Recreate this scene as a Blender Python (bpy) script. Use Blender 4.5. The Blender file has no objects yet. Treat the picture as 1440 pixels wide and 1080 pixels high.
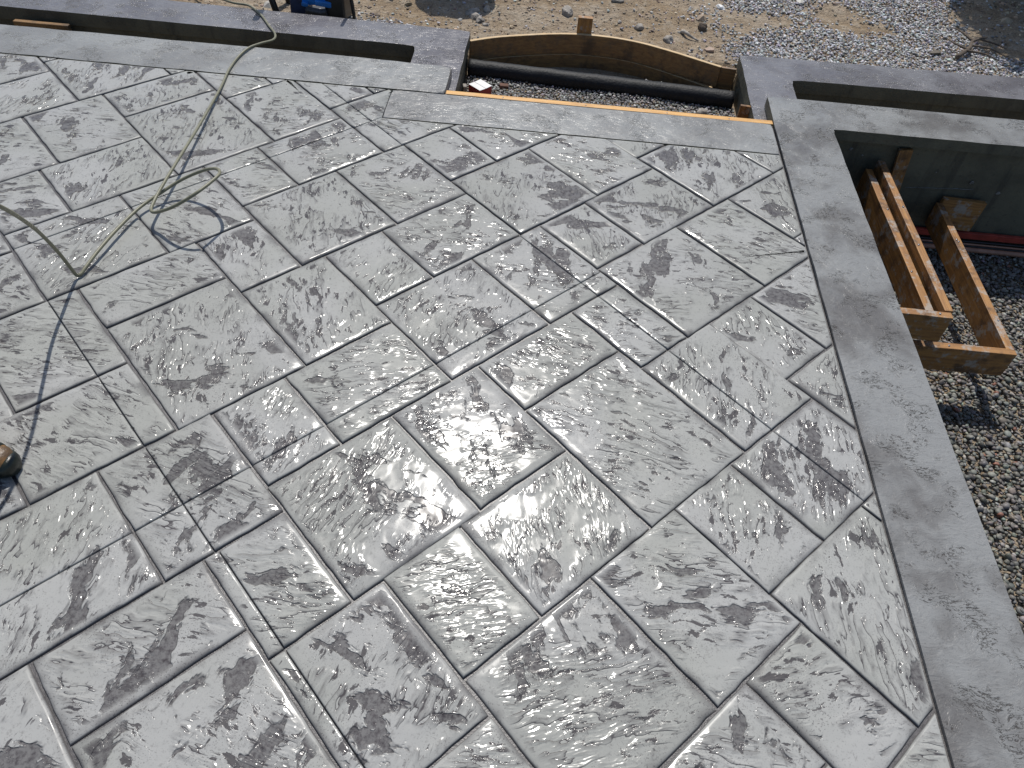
import bpy, bmesh, math, random
import numpy as np
from mathutils import Vector, Matrix, noise as mnoise

random.seed(7)
rng = np.random.RandomState(11)
S = bpy.context.scene
COL = S.collection
R2 = math.sqrt(2.0)

# ------------------------------------------------------------------ camera
CAM_H = 2.0
def rotm(ax, a):
    return Matrix.Rotation(a, 3, ax)
cam_d = bpy.data.cameras.new('camera')
cam_d.sensor_width = 36.0
cam_d.lens = 27.011
cam_d.clip_start = 0.05
cam_d.clip_end = 400.0
cam = bpy.data.objects.new('camera', cam_d)
COL.objects.link(cam)
cam.matrix_world = Matrix.Translation((0, 0, CAM_H)) @ (rotm('Z', 0.011875) @ rotm('X', 0.72235) @ rotm('Z', 0.08726)).to_4x4()
S.camera = cam

# ------------------------------------------------------------------ sky, sun, exposure
SUN_DIR = Vector((-0.10, 1.31, 2.0)).normalized()
world = bpy.data.worlds.new('World')
S.world = world
world.use_nodes = True
wn = world.node_tree
sky = wn.nodes.new('ShaderNodeTexSky')
sky.sky_type = 'NISHITA'
sky.sun_disc = False
sky.sun_elevation = math.asin(SUN_DIR.z)
sky.sun_rotation = math.atan2(SUN_DIR.x, SUN_DIR.y)
sky.air_density = 1.0
sky.dust_density = 1.2
sky.ozone_density = 1.0
wn.links.new(sky.outputs[0], wn.nodes['Background'].inputs[0])
wn.nodes['Background'].inputs[1].default_value = 0.10
sun_d = bpy.data.lights.new('sun', 'SUN')
sun_d.energy = 4.0
sun_d.angle = math.radians(0.53)
sun_d.color = (1.0, 0.96, 0.90)
sun = bpy.data.objects.new('sun', sun_d)
COL.objects.link(sun)
sun.rotation_mode = 'QUATERNION'
sun.rotation_quaternion = SUN_DIR.to_track_quat('Z', 'Y')
sun.location = (0, 6, 9)
vs = S.view_settings
vs.view_transform = 'Standard'
vs.look = 'None'
vs.gamma = 1.0
vs.use_curve_mapping = False
vs.exposure = 0.0
S.render.engine = 'CYCLES'
S.cycles.use_denoising = True
S.cycles.max_bounces = 4
S.cycles.diffuse_bounces = 2
S.cycles.glossy_bounces = 2
S.cycles.sample_clamp_indirect = 4.0

# ------------------------------------------------------------------ helpers
def new_obj(name, mesh, mat=None, parent=None, loc=None, rot=None):
    o = bpy.data.objects.new(name, mesh)
    COL.objects.link(o)
    if mat is not None and mesh is not None and len(mesh.materials) == 0:
        mesh.materials.append(mat)
    if parent is not None:
        o.parent = parent
    if loc is not None:
        o.location = loc
    if rot is not None:
        o.rotation_euler = rot
    return o

def empty(name, loc=(0, 0, 0), rot=(0, 0, 0)):
    o = bpy.data.objects.new(name, None)
    COL.objects.link(o)
    o.location = loc
    o.rotation_euler = rot
    o.empty_display_size = 0.1
    return o

def tag(o, label=None, cat=None, group=None, kind=None):
    if label: o['label'] = label
    if cat: o['category'] = cat
    if group: o['group'] = group
    if kind: o['kind'] = kind
    return o

def pymesh(name, v, f, smooth=False):
    me = bpy.data.meshes.new(name)
    me.from_pydata([tuple(p) for p in v], [], [tuple(q) for q in f])
    me.update()
    if smooth:
        me.polygons.foreach_set('use_smooth', [True] * len(me.polygons))
    return me

def bm_mesh(bm, name, smooth=False):
    me = bpy.data.meshes.new(name)
    bm.normal_update()
    bm.to_mesh(me)
    bm.free()
    if smooth:
        me.polygons.foreach_set('use_smooth', [True] * len(me.polygons))
    return me

def box_mesh(name, size, bevel=0.003, seg=2, jitter=0.0, cuts=0):
    bm = bmesh.new()
    bmesh.ops.create_cube(bm, size=1.0)
    bmesh.ops.scale(bm, vec=size, verts=bm.verts)
    if cuts:
        ax = max(range(3), key=lambda i: size[i])
        es = [e for e in bm.edges if abs((e.verts[0].co - e.verts[1].co)[ax]) > 1e-6]
        bmesh.ops.subdivide_edges(bm, edges=es, cuts=cuts, use_grid_fill=True)
    if jitter:
        for v in bm.verts:
            v.co += mnoise.noise_vector(v.co * 9.0 + Vector((size[0] * 31, size[1] * 57, 3))) * jitter
    if bevel:
        es = [e for e in bm.edges if len(e.link_faces) == 2 and e.calc_face_angle(0) > 0.8]
        bmesh.ops.bevel(bm, geom=es, offset=bevel, segments=seg, profile=0.6, affect='EDGES')
    return bm_mesh(bm, name)

def prism_mesh(name, poly, ztop, zbot, step=0.06, wob=0.002, bevel=0.008, seed=0.0, seg=3, bottom=True):
    """Upright block from a CCW outline: wavering edges, rounded top arris."""
    pts = []
    n = len(poly)
    for i in range(n):
        a = Vector(poly[i]); b = Vector(poly[(i + 1) % n])
        k = max(1, int((b - a).length / step))
        for j in range(k):
            p = a.lerp(b, j / k)
            if j:
                w = mnoise.noise_vector(Vector((p.x * 7, p.y * 7, seed)))
                p = p + Vector((w.x, w.y)) * wob
            pts.append(p)
    bm = bmesh.new()
    top = [bm.verts.new((p.x, p.y, ztop)) for p in pts]
    bot = [bm.verts.new((p.x, p.y, zbot)) for p in pts]
    m = len(pts)
    bm.faces.new(top)
    if bottom:
        bm.faces.new(list(reversed(bot)))
    for i in range(m):
        j = (i + 1) % m
        bm.faces.new((top[i], bot[i], bot[j], top[j]))
    bm.edges.ensure_lookup_table()
    if bevel:
        tset = set(top)
        es = [e for e in bm.edges if e.verts[0] in tset and e.verts[1] in tset]
        bmesh.ops.bevel(bm, geom=es, offset=bevel, segments=seg, profile=0.5, affect='EDGES')
    bmesh.ops.recalc_face_normals(bm, faces=bm.faces)
    me = bm_mesh(bm, name)
    me.polygons.foreach_set('use_smooth', [abs(p.normal.z) > 0.02 and len(p.vertices) < 5 for p in me.polygons])
    return me

def catmull(pts, k=6):
    P = [Vector(p) for p in pts]
    out = []
    for i in range(len(P) - 1):
        p0 = P[max(i - 1, 0)]; p1 = P[i]; p2 = P[i + 1]; p3 = P[min(i + 2, len(P) - 1)]
        for j in range(k):
            t = j / k
            out.append(0.5 * ((2 * p1) + (p2 - p0) * t + (2 * p0 - 5 * p1 + 4 * p2 - p3) * t * t + (3 * p1 - p0 - 3 * p2 + p3) * t ** 3))
    out.append(P[-1])
    return out

def tube_mesh(name, pts, r, sides=10, rfun=None, cap=True):
    P = [Vector(p) for p in pts]
    v = []; f = []
    up = Vector((0, 0, 1))
    nrm = None
    for i, p in enumerate(P):
        t = (P[min(i + 1, len(P) - 1)] - P[max(i - 1, 0)]).normalized()
        if nrm is None:
            nrm = t.cross(up if abs(t.z) < 0.9 else Vector((1, 0, 0))).normalized()
        else:
            nrm = (nrm - t * nrm.dot(t)).normalized()
        b = t.cross(nrm)
        for s in range(sides):
            a = 2 * math.pi * s / sides
            rr = rfun(i / max(1, len(P) - 1), a) if rfun else r
            v.append(p + (nrm * math.cos(a) + b * math.sin(a)) * rr)
    for i in range(len(P) - 1):
        for s in range(sides):
            q = (s + 1) % sides
            f.append((i * sides + s, i * sides + q, (i + 1) * sides + q, (i + 1) * sides + s))
    if cap:
        f.append(tuple(range(sides - 1, -1, -1)))
        k = (len(P) - 1) * sides
        f.append(tuple(range(k, k + sides)))
    me = pymesh(name, v, f, True)
    return me

# ------------------------------------------------------------------ materials
class NT:
    def __init__(self, name):
        self.m = bpy.data.materials.new(name)
        self.m.use_nodes = True
        self.t = self.m.node_tree
        self.b = self.t.nodes['Principled BSDF']
    def n(self, typ, **kw):
        nd = self.t.nodes.new('ShaderNode' + typ)
        for k, v in kw.items():
            if k.startswith('i_'):
                key = k[2:]
                key = int(key) if key.isdigit() else key.replace('_', ' ')
                self.set(nd.inputs[key], v)
            else:
                setattr(nd, k, v)
        return nd
    def set(self, sock, v):
        if hasattr(v, 'is_output') or isinstance(v, bpy.types.NodeSocket):
            self.t.links.new(v, sock)
        else:
            if isinstance(v, (tuple, list)) and len(v) == 3 and sock.type == 'RGBA':
                v = (*v, 1.0)
            sock.default_value = v
    def math(self, op, a, b=None, c=None, clamp=False):
        nd = self.t.nodes.new('ShaderNodeMath'); nd.operation = op; nd.use_clamp = clamp
        self.set(nd.inputs[0], a)
        if b is not None: self.set(nd.inputs[1], b)
        if c is not None: self.set(nd.inputs[2], c)
        return nd.outputs[0]
    def vmath(self, op, a, b=None, scale=None):
        nd = self.t.nodes.new('ShaderNodeVectorMath'); nd.operation = op
        self.set(nd.inputs[0], a)
        if b is not None: self.set(nd.inputs[1], b)
        if scale is not None: self.set(nd.inputs['Scale'], scale)
        return nd.outputs[0]
    def noise(self, vec, scale, detail=4.0, rough=0.55, dist=0.0, col=False):
        nd = self.n('TexNoise')
        self.set(nd.inputs['Vector'], vec)
        nd.inputs['Scale'].default_value = scale
        nd.inputs['Detail'].default_value = detail
        nd.inputs['Roughness'].default_value = rough
        nd.inputs['Distortion'].default_value = dist
        return nd.outputs['Color' if col else 'Fac']
    def smooth(self, x, lo, hi, a=0.0, b=1.0):
        nd = self.n('MapRange', interpolation_type='SMOOTHSTEP')
        self.set(nd.inputs['Value'], x)
        self.set(nd.inputs['From Min'], lo); self.set(nd.inputs['From Max'], hi)
        self.set(nd.inputs['To Min'], a); self.set(nd.inputs['To Max'], b)
        return nd.outputs[0]
    def lin(self, x, lo, hi, a=0.0, b=1.0):
        nd = self.n('MapRange')
        self.set(nd.inputs['Value'], x)
        self.set(nd.inputs['From Min'], lo); self.set(nd.inputs['From Max'], hi)
        self.set(nd.inputs['To Min'], a); self.set(nd.inputs['To Max'], b)
        return nd.outputs[0]
    def mix(self, fac, a, b, blend='MIX'):
        nd = self.n('Mix', data_type='RGBA', blend_type=blend)
        self.set(nd.inputs[0], fac); self.set(nd.inputs[6], a); self.set(nd.inputs[7], b)
        return nd.outputs[2]
    def attr(self, name, typ='GEOMETRY', out='Vector'):
        return self.n('Attribute', attribute_name=name, attribute_type=typ).outputs[out]
    def obj(self):
        return self.n('TexCoord').outputs['Object']
    def pos(self):
        return self.n('NewGeometry').outputs['Position']
    def scale(self, vec, s):
        return self.n('Mapping', vector_type='POINT', i_Vector=vec, i_Scale=s).outputs[0]
    def bump(self, h, strength=1.0, dist=1.0, normal=None):
        nd = self.n('Bump')
        nd.inputs['Strength'].default_value = strength
        nd.inputs['Distance'].default_value = dist
        self.set(nd.inputs['Height'], h)
        if normal is not None: self.set(nd.inputs['Normal'], normal)
        return nd.outputs[0]
    def out(self, color=None, rough=None, normal=None, **kw):
        if color is not None: self.set(self.b.inputs['Base Color'], color)
        if rough is not None: self.set(self.b.inputs['Roughness'], rough)
        if normal is not None: self.set(self.b.inputs['Normal'], normal)
        for k, v in kw.items(): self.set(self.b.inputs[k.replace('_', ' ')], v)
        return self.m

def mat_slate():
    """Sealed stamped concrete: pale grey skin, charcoal release powder left in the slate impressions."""
    k = NT('stamped_slate_concrete')
    P = k.attr('slate')
    rim = k.attr('rim', out='Fac')
    kind = k.attr('kind', out='Fac')                # 0..1, one value per stamped stone
    wc = k.noise(P, 8.0, 2.0, 0.6, col=True)
    wv = k.vmath('SUBTRACT', wc, (0.5, 0.5, 0.5))
    W = k.vmath('ADD', P, k.vmath('SCALE', wv, scale=0.070))
    W2 = k.vmath('ADD', P, k.vmath('SCALE', wv, scale=0.040))
    sx = k.n('SeparateXYZ'); k.set(sx.inputs[0], wc)
    brk, zone = sx.outputs[0], sx.outputs[1]
    broad = k.noise(P, 2.6, 1.0, 0.5)
    n6 = k.noise(P, 70.0, 3.0, 0.68)
    # scooped patches, long with the grain on some stones and across it on others
    vm = k.n('Mix', data_type='VECTOR')
    k.set(vm.inputs[0], k.smooth(kind, 0.50, 0.56))
    k.set(vm.inputs[4], k.scale(W, (1.0, 2.4, 1.0))); k.set(vm.inputs[5], k.scale(W, (2.3, 1.05, 1.0)))
    n1 = k.noise(vm.outputs[1], 5.0, 4.0, 0.60)
    thr = k.math('ADD', k.lin(broad, 0.30, 0.70, 0.340, 0.455), k.lin(kind, 0.0, 1.0, -0.02, 0.03))
    lo1 = k.math('SUBTRACT', n1, thr)
    rag = k.math('MULTIPLY', k.math('SUBTRACT', n6, 0.5), 0.030)
    D1 = k.smooth(k.math('ADD', lo1, rag), -0.004, 0.005)   # 0 in the scoop, 1 on the skin
    D1h = k.smooth(lo1, -0.020, 0.020)
    # cleft layers: torn steps running with the grain, each dark at its foot
    n4 = k.noise(k.scale(W2, (0.75, 2.9, 1.0)), 3.9, 4.0, 0.60)
    fr = k.math('FRACT', k.math('ADD', k.math('MULTIPLY', n4, 8.5), k.math('MULTIPLY', rag, 1.6)))
    frh = k.math('FRACT', k.math('MULTIPLY', n4, 8.5))
    lm = k.smooth(k.math('ADD', brk, k.math('MULTIPLY', broad, -0.30)), 0.285, 0.385)
    st = k.math('MULTIPLY', k.math('MULTIPLY', k.smooth(frh, 0.0, 0.20), k.smooth(frh, 1.0, 0.25)), lm)
    foot = k.math('MAXIMUM', k.smooth(fr, 0.17, 0.02), k.math('MULTIPLY', k.smooth(fr, 0.60, 0.02), 0.48))
    ledge = k.math('MULTIPLY', foot, lm)
    # small chips
    n2 = k.noise(k.scale(W, (0.9, 2.4, 1.0)), 18.0, 4.0, 0.62)
    thr2 = k.lin(zone, 0.38, 0.62, 0.28, 0.440)
    d2 = k.math('SUBTRACT', n2, thr2)
    D2 = k.smooth(d2, -0.010, 0.012)
    D2h = k.smooth(d2, -0.05, 0.04)
    inner = k.smooth(rim, 0.35, 1.0)
    swell = k.noise(k.scale(W, (1.0, 1.7, 1.0)), 12.0, 1.0, 0.5)
    rel = k.math('MULTIPLY', k.math('SUBTRACT', D1h, 1.0), 0.0034)
    rel = k.math('ADD', rel, k.math('MULTIPLY', k.math('SUBTRACT', D2h, 1.0), 0.0006))
    rel = k.math('ADD', rel, k.math('MULTIPLY', st, 0.0016))
    rel = k.math('ADD', rel, k.math('MULTIPLY', k.math('SUBTRACT', swell, 0.5), 0.0028))
    rel = k.math('MULTIPLY', rel, inner)
    und = k.math('ADD', k.math('MULTIPLY', broad, 0.009), k.math('MULTIPLY', brk, 0.0008))
    h = k.math('ADD', k.math('ADD', rel, und), k.math('MULTIPLY', n6, 0.00006))
    nor = k.bump(h, 1.0, 1.0)
    # colour
    base = k.mix(k.smooth(broad, 0.35, 0.65), (0.330, 0.335, 0.312), (0.372, 0.374, 0.362))
    base = k.mix(k.lin(kind, 0.0, 1.0, 0.0, 0.16), base, (0.215, 0.213, 0.205))
    base = k.mix(k.smooth(n6, 0.54, 0.70, 0.0, 0.42), base, (0.16, 0.155, 0.152))
    n7 = k.noise(P, 240.0, 1.0, 0.5)
    base = k.mix(k.math('MULTIPLY', k.smooth(n7, 0.60, 0.70, 0.0, 0.75), k.smooth(zone, 0.35, 0.6, 0.15, 1.0)), base, (0.13, 0.125, 0.125))
    gran = k.lin(n6, 0.30, 0.66, 1.0, 0.55)
    dark = k.mix(n2, (0.030, 0.027, 0.031), (0.088, 0.079, 0.083))
    halo = k.smooth(lo1, 0.050, 0.0)
    f = k.math('MULTIPLY', k.math('SUBTRACT', 1.0, D1), gran)
    f = k.math('MAXIMUM', f, k.math('MULTIPLY', k.math('MULTIPLY', halo, 0.55), k.smooth(n2, 0.56, 0.42)))
    f = k.math('MAXIMUM', f, k.math('MULTIPLY', k.math('SUBTRACT', 1.0, D2), 0.85))
    f = k.math('MAXIMUM', f, k.math('MULTIPLY', ledge, 0.97))
    f = k.math('MULTIPLY', f, inner)
    smear = k.math('MULTIPLY', k.smooth(rim, 0.95, 0.15), k.smooth(zone, 0.42, 0.64, 0.08, 0.62))
    f = k.math('MAXIMUM', f, smear)
    f = k.math('MAXIMUM', f, k.smooth(rim, 0.26, 0.03, 0.0, 0.80))
    c = k.mix(f, base, dark)
    ro = k.math('ADD', k.lin(brk, 0.34, 0.66, 0.20, 0.09), k.math('MULTIPLY', k.smooth(rim, 0.6, 0.2), k.smooth(zone, 0.60, 0.44, 0.0, 0.34)))
    return k.out(c, ro, nor, IOR=1.5, Specular_IOR_Level=0.17)

def mat_skin(name, a, b, dark, rough=(0.20, 0.34), crack=0.6, cl=2.2, bmp=1.0):
    """Troweled border concrete with a fine wrinkled texture and cloudy stain."""
    k = NT(name)
    P = k.pos()
    wc = k.noise(P, 7.0, 2.0, 0.6, col=True)
    w = k.vmath('SCALE', k.vmath('SUBTRACT', wc, (0.5, 0.5, 0.5)), scale=0.10)
    W = k.vmath('ADD', P, w)
    sx = k.n('SeparateXYZ'); k.set(sx.inputs[0], wc)
    cloud = k.noise(W, cl, 4.0, 0.6)
    G = k.scale(W, (1.0, 2.0, 1.0))
    n = k.noise(G, 24.0, 4.0, 0.62)
    wr = k.smooth(k.math('ABSOLUTE', k.math('SUBTRACT', n, 0.5)), 0.020, 0.0)
    zone = k.smooth(sx.outputs[0], 0.48, 0.62)
    wr = k.math('MULTIPLY', wr, zone)
    mid = k.noise(G, 62.0, 3.0, 0.62)
    chips = k.math('MULTIPLY', k.smooth(mid, 0.41, 0.37), k.smooth(zone, 0.0, 0.8))
    pores = k.smooth(k.noise(P, 190.0, 1.0, 0.5), 0.62, 0.72, 0.0, 0.25)
    c = k.mix(k.smooth(cloud, 0.38, 0.58), b, a)
    c = k.mix(k.math('MULTIPLY', k.math('MAXIMUM', wr, chips), crack), c, dark)
    c = k.mix(k.smooth(mid, 0.54, 0.72, 0.0, 0.30), c, dark)
    c = k.mix(pores, c, dark)
    h = k.math('ADD', k.math('MULTIPLY', wr, -0.0010), k.math('MULTIPLY', chips, -0.0008))
    h = k.math('ADD', h, k.math('MULTIPLY', n, 0.0034))
    h = k.math('ADD', h, k.math('MULTIPLY', mid, 0.0010))
    h = k.math('ADD', h, k.math('MULTIPLY', cloud, 0.006))
    ro = k.lin(sx.outputs[1], 0.3, 0.7, rough[0], rough[1])
    return k.out(c, ro, k.bump(h, bmp, 1.0), IOR=1.5, Specular_IOR_Level=0.35)

def mat_plain(name, col, rough=0.6, vary=0.25, sc=20.0, bump=0.0005, metal=0.0, col2=None):
    k = NT(name)
    P = k.obj()
    n = k.noise(P, sc, 4.0, 0.6)
    c2 = col2 or tuple(x * (1 - vary) for x in col)
    c = k.mix(k.smooth(n, 0.35, 0.65), col, c2)
    h = k.math('MULTIPLY', k.noise(P, sc * 5, 4.0, 0.6), bump)
    return k.out(c, rough, k.bump(h, 1.0, 1.0), Metallic=metal)

def mat_wood(name, a, b, stain, stain_amt=0.5, rough=0.55, grime=(0.30, 0.28, 0.25), gr=0.35):
    """Sawn lumber, grain along the board's local X."""
    k = NT(name)
    P = k.obj()
    rnd = k.n('ObjectInfo').outputs['Random']
    off = k.n('CombineXYZ')
    k.set(off.inputs[0], k.math('MULTIPLY', rnd, 17.0)); k.set(off.inputs[1], k.math('MULTIPLY', rnd, 5.0))
    Q = k.vmath('ADD', P, off.outputs[0])
    G = k.scale(Q, (1.2, 26.0, 26.0))
    g = k.noise(G, 3.0, 5.0, 0.65, 0.6)
    c = k.mix(k.smooth(g, 0.32, 0.68), a, b)
    st = k.noise(Q, 7.0, 5.0, 0.65)
    c = k.mix(k.smooth(st, 0.5, 0.68, 0.0, stain_amt), c, stain)
    gy = k.noise(k.vmath('ADD', Q, (4, 9, 2)), 11.0, 6.0, 0.75)
    c = k.mix(k.smooth(gy, 0.51, 0.62, 0.0, gr), c, grime)
    h = k.math('ADD', k.math('MULTIPLY', g, 0.0012), k.math('MULTIPLY', gy, 0.0008))
    return k.out(c, rough, k.bump(h, 0.8, 1.0))

def mat_stone(name, rough=0.6, bump=0.0006):
    """Gravel: every stone carries its own colour."""
    k = NT(name)
    c = k.attr('tint', out='Color')
    P = k.pos()
    n = k.noise(P, 130.0, 4.0, 0.65)
    c = k.mix(k.smooth(n, 0.4, 0.7, 0.0, 0.45), c, k.mix(0.55, c, (0.02, 0.02, 0.02)))
    return k.out(c, rough, k.bump(k.math('MULTIPLY', n, bump), 1.0, 1.0))

def mat_dirt():
    k = NT('dry_dirt')
    P = k.pos()
    n = k.noise(P, 1.7, 4.0, 0.6)
    n2 = k.noise(P, 12.0, 5.0, 0.70)
    n3 = k.noise(P, 70.0, 4.0, 0.7)
    c = k.mix(k.smooth(n, 0.36, 0.62), (0.34, 0.275, 0.20), (0.28, 0.205, 0.125))
    c = k.mix(k.smooth(n2, 0.48, 0.66, 0.0, 0.7), c, (0.42, 0.36, 0.28))
    c = k.mix(k.smooth(n2, 0.46, 0.34, 0.0, 0.6), c, (0.13, 0.085, 0.05))
    c = k.mix(k.smooth(n3, 0.52, 0.70, 0.0, 0.7), c, (0.10, 0.07, 0.045))
    h = k.math('ADD', k.math('MULTIPLY', n2, 0.05), k.math('MULTIPLY', n3, 0.012))
    return k.out(c, 0.95, k.bump(h, 1.0, 1.0))

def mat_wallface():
    """Foundation concrete, streaked, a little chalky; its shade is put into the colour."""
    k = NT('shaded_wall_concrete')
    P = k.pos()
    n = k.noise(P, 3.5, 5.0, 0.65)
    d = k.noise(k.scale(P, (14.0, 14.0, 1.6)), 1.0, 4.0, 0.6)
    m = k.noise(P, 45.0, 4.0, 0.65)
    c = k.mix(k.smooth(n, 0.35, 0.65), (0.130, 0.124, 0.088), (0.075, 0.073, 0.054))  # deep shade on the wall faces is painted in with these dark tones
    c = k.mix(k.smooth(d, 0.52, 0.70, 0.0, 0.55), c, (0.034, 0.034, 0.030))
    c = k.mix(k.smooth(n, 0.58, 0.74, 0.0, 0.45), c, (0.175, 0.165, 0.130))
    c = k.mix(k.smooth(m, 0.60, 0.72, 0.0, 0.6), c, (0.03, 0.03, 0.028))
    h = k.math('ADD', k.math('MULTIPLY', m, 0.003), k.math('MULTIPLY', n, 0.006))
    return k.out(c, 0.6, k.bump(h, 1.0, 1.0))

M = {}
M['slate'] = mat_slate()
M['groove'] = mat_plain('joint_concrete', (0.115, 0.110, 0.112), 0.35, 0.4, 40.0, 0.001)
M['band'] = mat_skin('border_concrete', (0.270, 0.275, 0.268), (0.200, 0.200, 0.195), (0.085, 0.08, 0.08), crack=0.6, cl=2.0)
M['coping'] = mat_skin('coping_concrete', (0.235, 0.240, 0.238), (0.130, 0.127, 0.124), (0.060, 0.053, 0.050), crack=0.9, cl=2.4)
M['walltop'] = mat_skin('dark_wall_concrete', (0.180, 0.178, 0.190), (0.120, 0.115, 0.124), (0.055, 0.05, 0.053), rough=(0.16, 0.30), crack=0.55, cl=2.6)
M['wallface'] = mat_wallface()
M['wood_new'] = mat_wood('fresh_pine', (0.66, 0.36, 0.09), (0.50, 0.25, 0.055), (0.30, 0.14, 0.03), 0.35, 0.5, (0.55, 0.45, 0.30), 0.2)
M['wood_used'] = mat_wood('used_form_lumber', (0.38, 0.19, 0.055), (0.22, 0.10, 0.03), (0.07, 0.038, 0.02), 0.9, 0.6, (0.33, 0.31, 0.28), 0.8)
M['wood_form'] = mat_wood('wet_bent_form_board', (0.30, 0.17, 0.065), (0.17, 0.095, 0.04), (0.06, 0.04, 0.025), 0.8, 0.5, (0.09, 0.075, 0.06), 0.4)
M['dirt'] = mat_dirt()
M['gravel'] = mat_stone('crushed_stone')
M['pebble'] = mat_stone('wet_pebble', 0.6, 0.0008)
M['pipe'] = mat_plain('black_plastic_sleeve', (0.012, 0.014, 0.017), 0.55, 0.3, 18.0, 0.003)
M['pipe'].node_tree.nodes['Principled BSDF'].inputs['Specular IOR Level'].default_value = 0.25
M['hose'] = mat_plain('olive_rubber', (0.20, 0.195, 0.13), 0.45, 0.2, 60.0, 0.0002)
M['red'] = mat_plain('red_print', (0.33, 0.035, 0.03), 0.5, 0.2)
M['white'] = mat_plain('white_card', (0.72, 0.72, 0.71), 0.5, 0.08)
M['rustred'] = mat_plain('red_membrane_edge', (0.42, 0.06, 0.04), 0.55, 0.3)
M['copper'] = mat_plain('tan_plastic', (0.46, 0.24, 0.16), 0.4, 0.2)
M['blackp'] = mat_plain('black_plastic', (0.016, 0.016, 0.018), 0.38, 0.3)
M['greyp'] = mat_plain('scuffed_grey_plastic', (0.07, 0.07, 0.075), 0.6, 0.5, 60.0, 0.002)
M['blue'] = mat_plain('blue_plastic', (0.025, 0.20, 0.62), 0.35, 0.25)
M['navy'] = mat_plain('navy_plastic', (0.015, 0.03, 0.085), 0.4, 0.3)
M['steel'] = mat_plain('galvanised_steel', (0.55, 0.55, 0.55), 0.35, 0.3, metal=0.9)
M['rock'] = mat_plain('field_stone', (0.36, 0.33, 0.29), 0.9, 0.45, 14.0, 0.004)
M['bark'] = mat_plain('grey_bark', (0.13, 0.10, 0.075), 0.9, 0.4, 30.0, 0.004)
M['brick'] = mat_plain('dusty_brick', (0.16, 0.085, 0.06), 0.9, 0.4, 40.0, 0.002)
M['wood_edge'] = mat_wood('sunlit_plywood_edge', (0.60, 0.44, 0.24), (0.48, 0.33, 0.16), (0.30, 0.19, 0.09), 0.4, 0.6, (0.5, 0.42, 0.3), 0.3)

# ------------------------------------------------------------------ levels (metres, patio surface = 0)
Z_WALL = -0.062      # top of the lower planter walls
Z_DIRT = -0.16
Z_STEP = -0.27       # gravel bed of the step opening
Z_PIT = -0.65        # gravel bed of the pit
U_COP = 1.166        # left edge of the coping
V_BAND = 3.414       # pattern / front border joint
V_LEFT = 3.690       # pattern / left border joint
U_MITRE = -0.790

# ------------------------------------------------------------------ patio: one slab, its stamped stones are parts
patio = new_obj('patio', prism_mesh('patio', [(-4.6, -1.4), (1.172, -1.4), (1.172, 3.700), (-0.52, 3.700), (-0.52, 3.99), (-4.6, 3.99)], -0.0105, -0.14, 0.2, 0.0, 0.0), M['groove'])
tag(patio, kind='structure')

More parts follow.
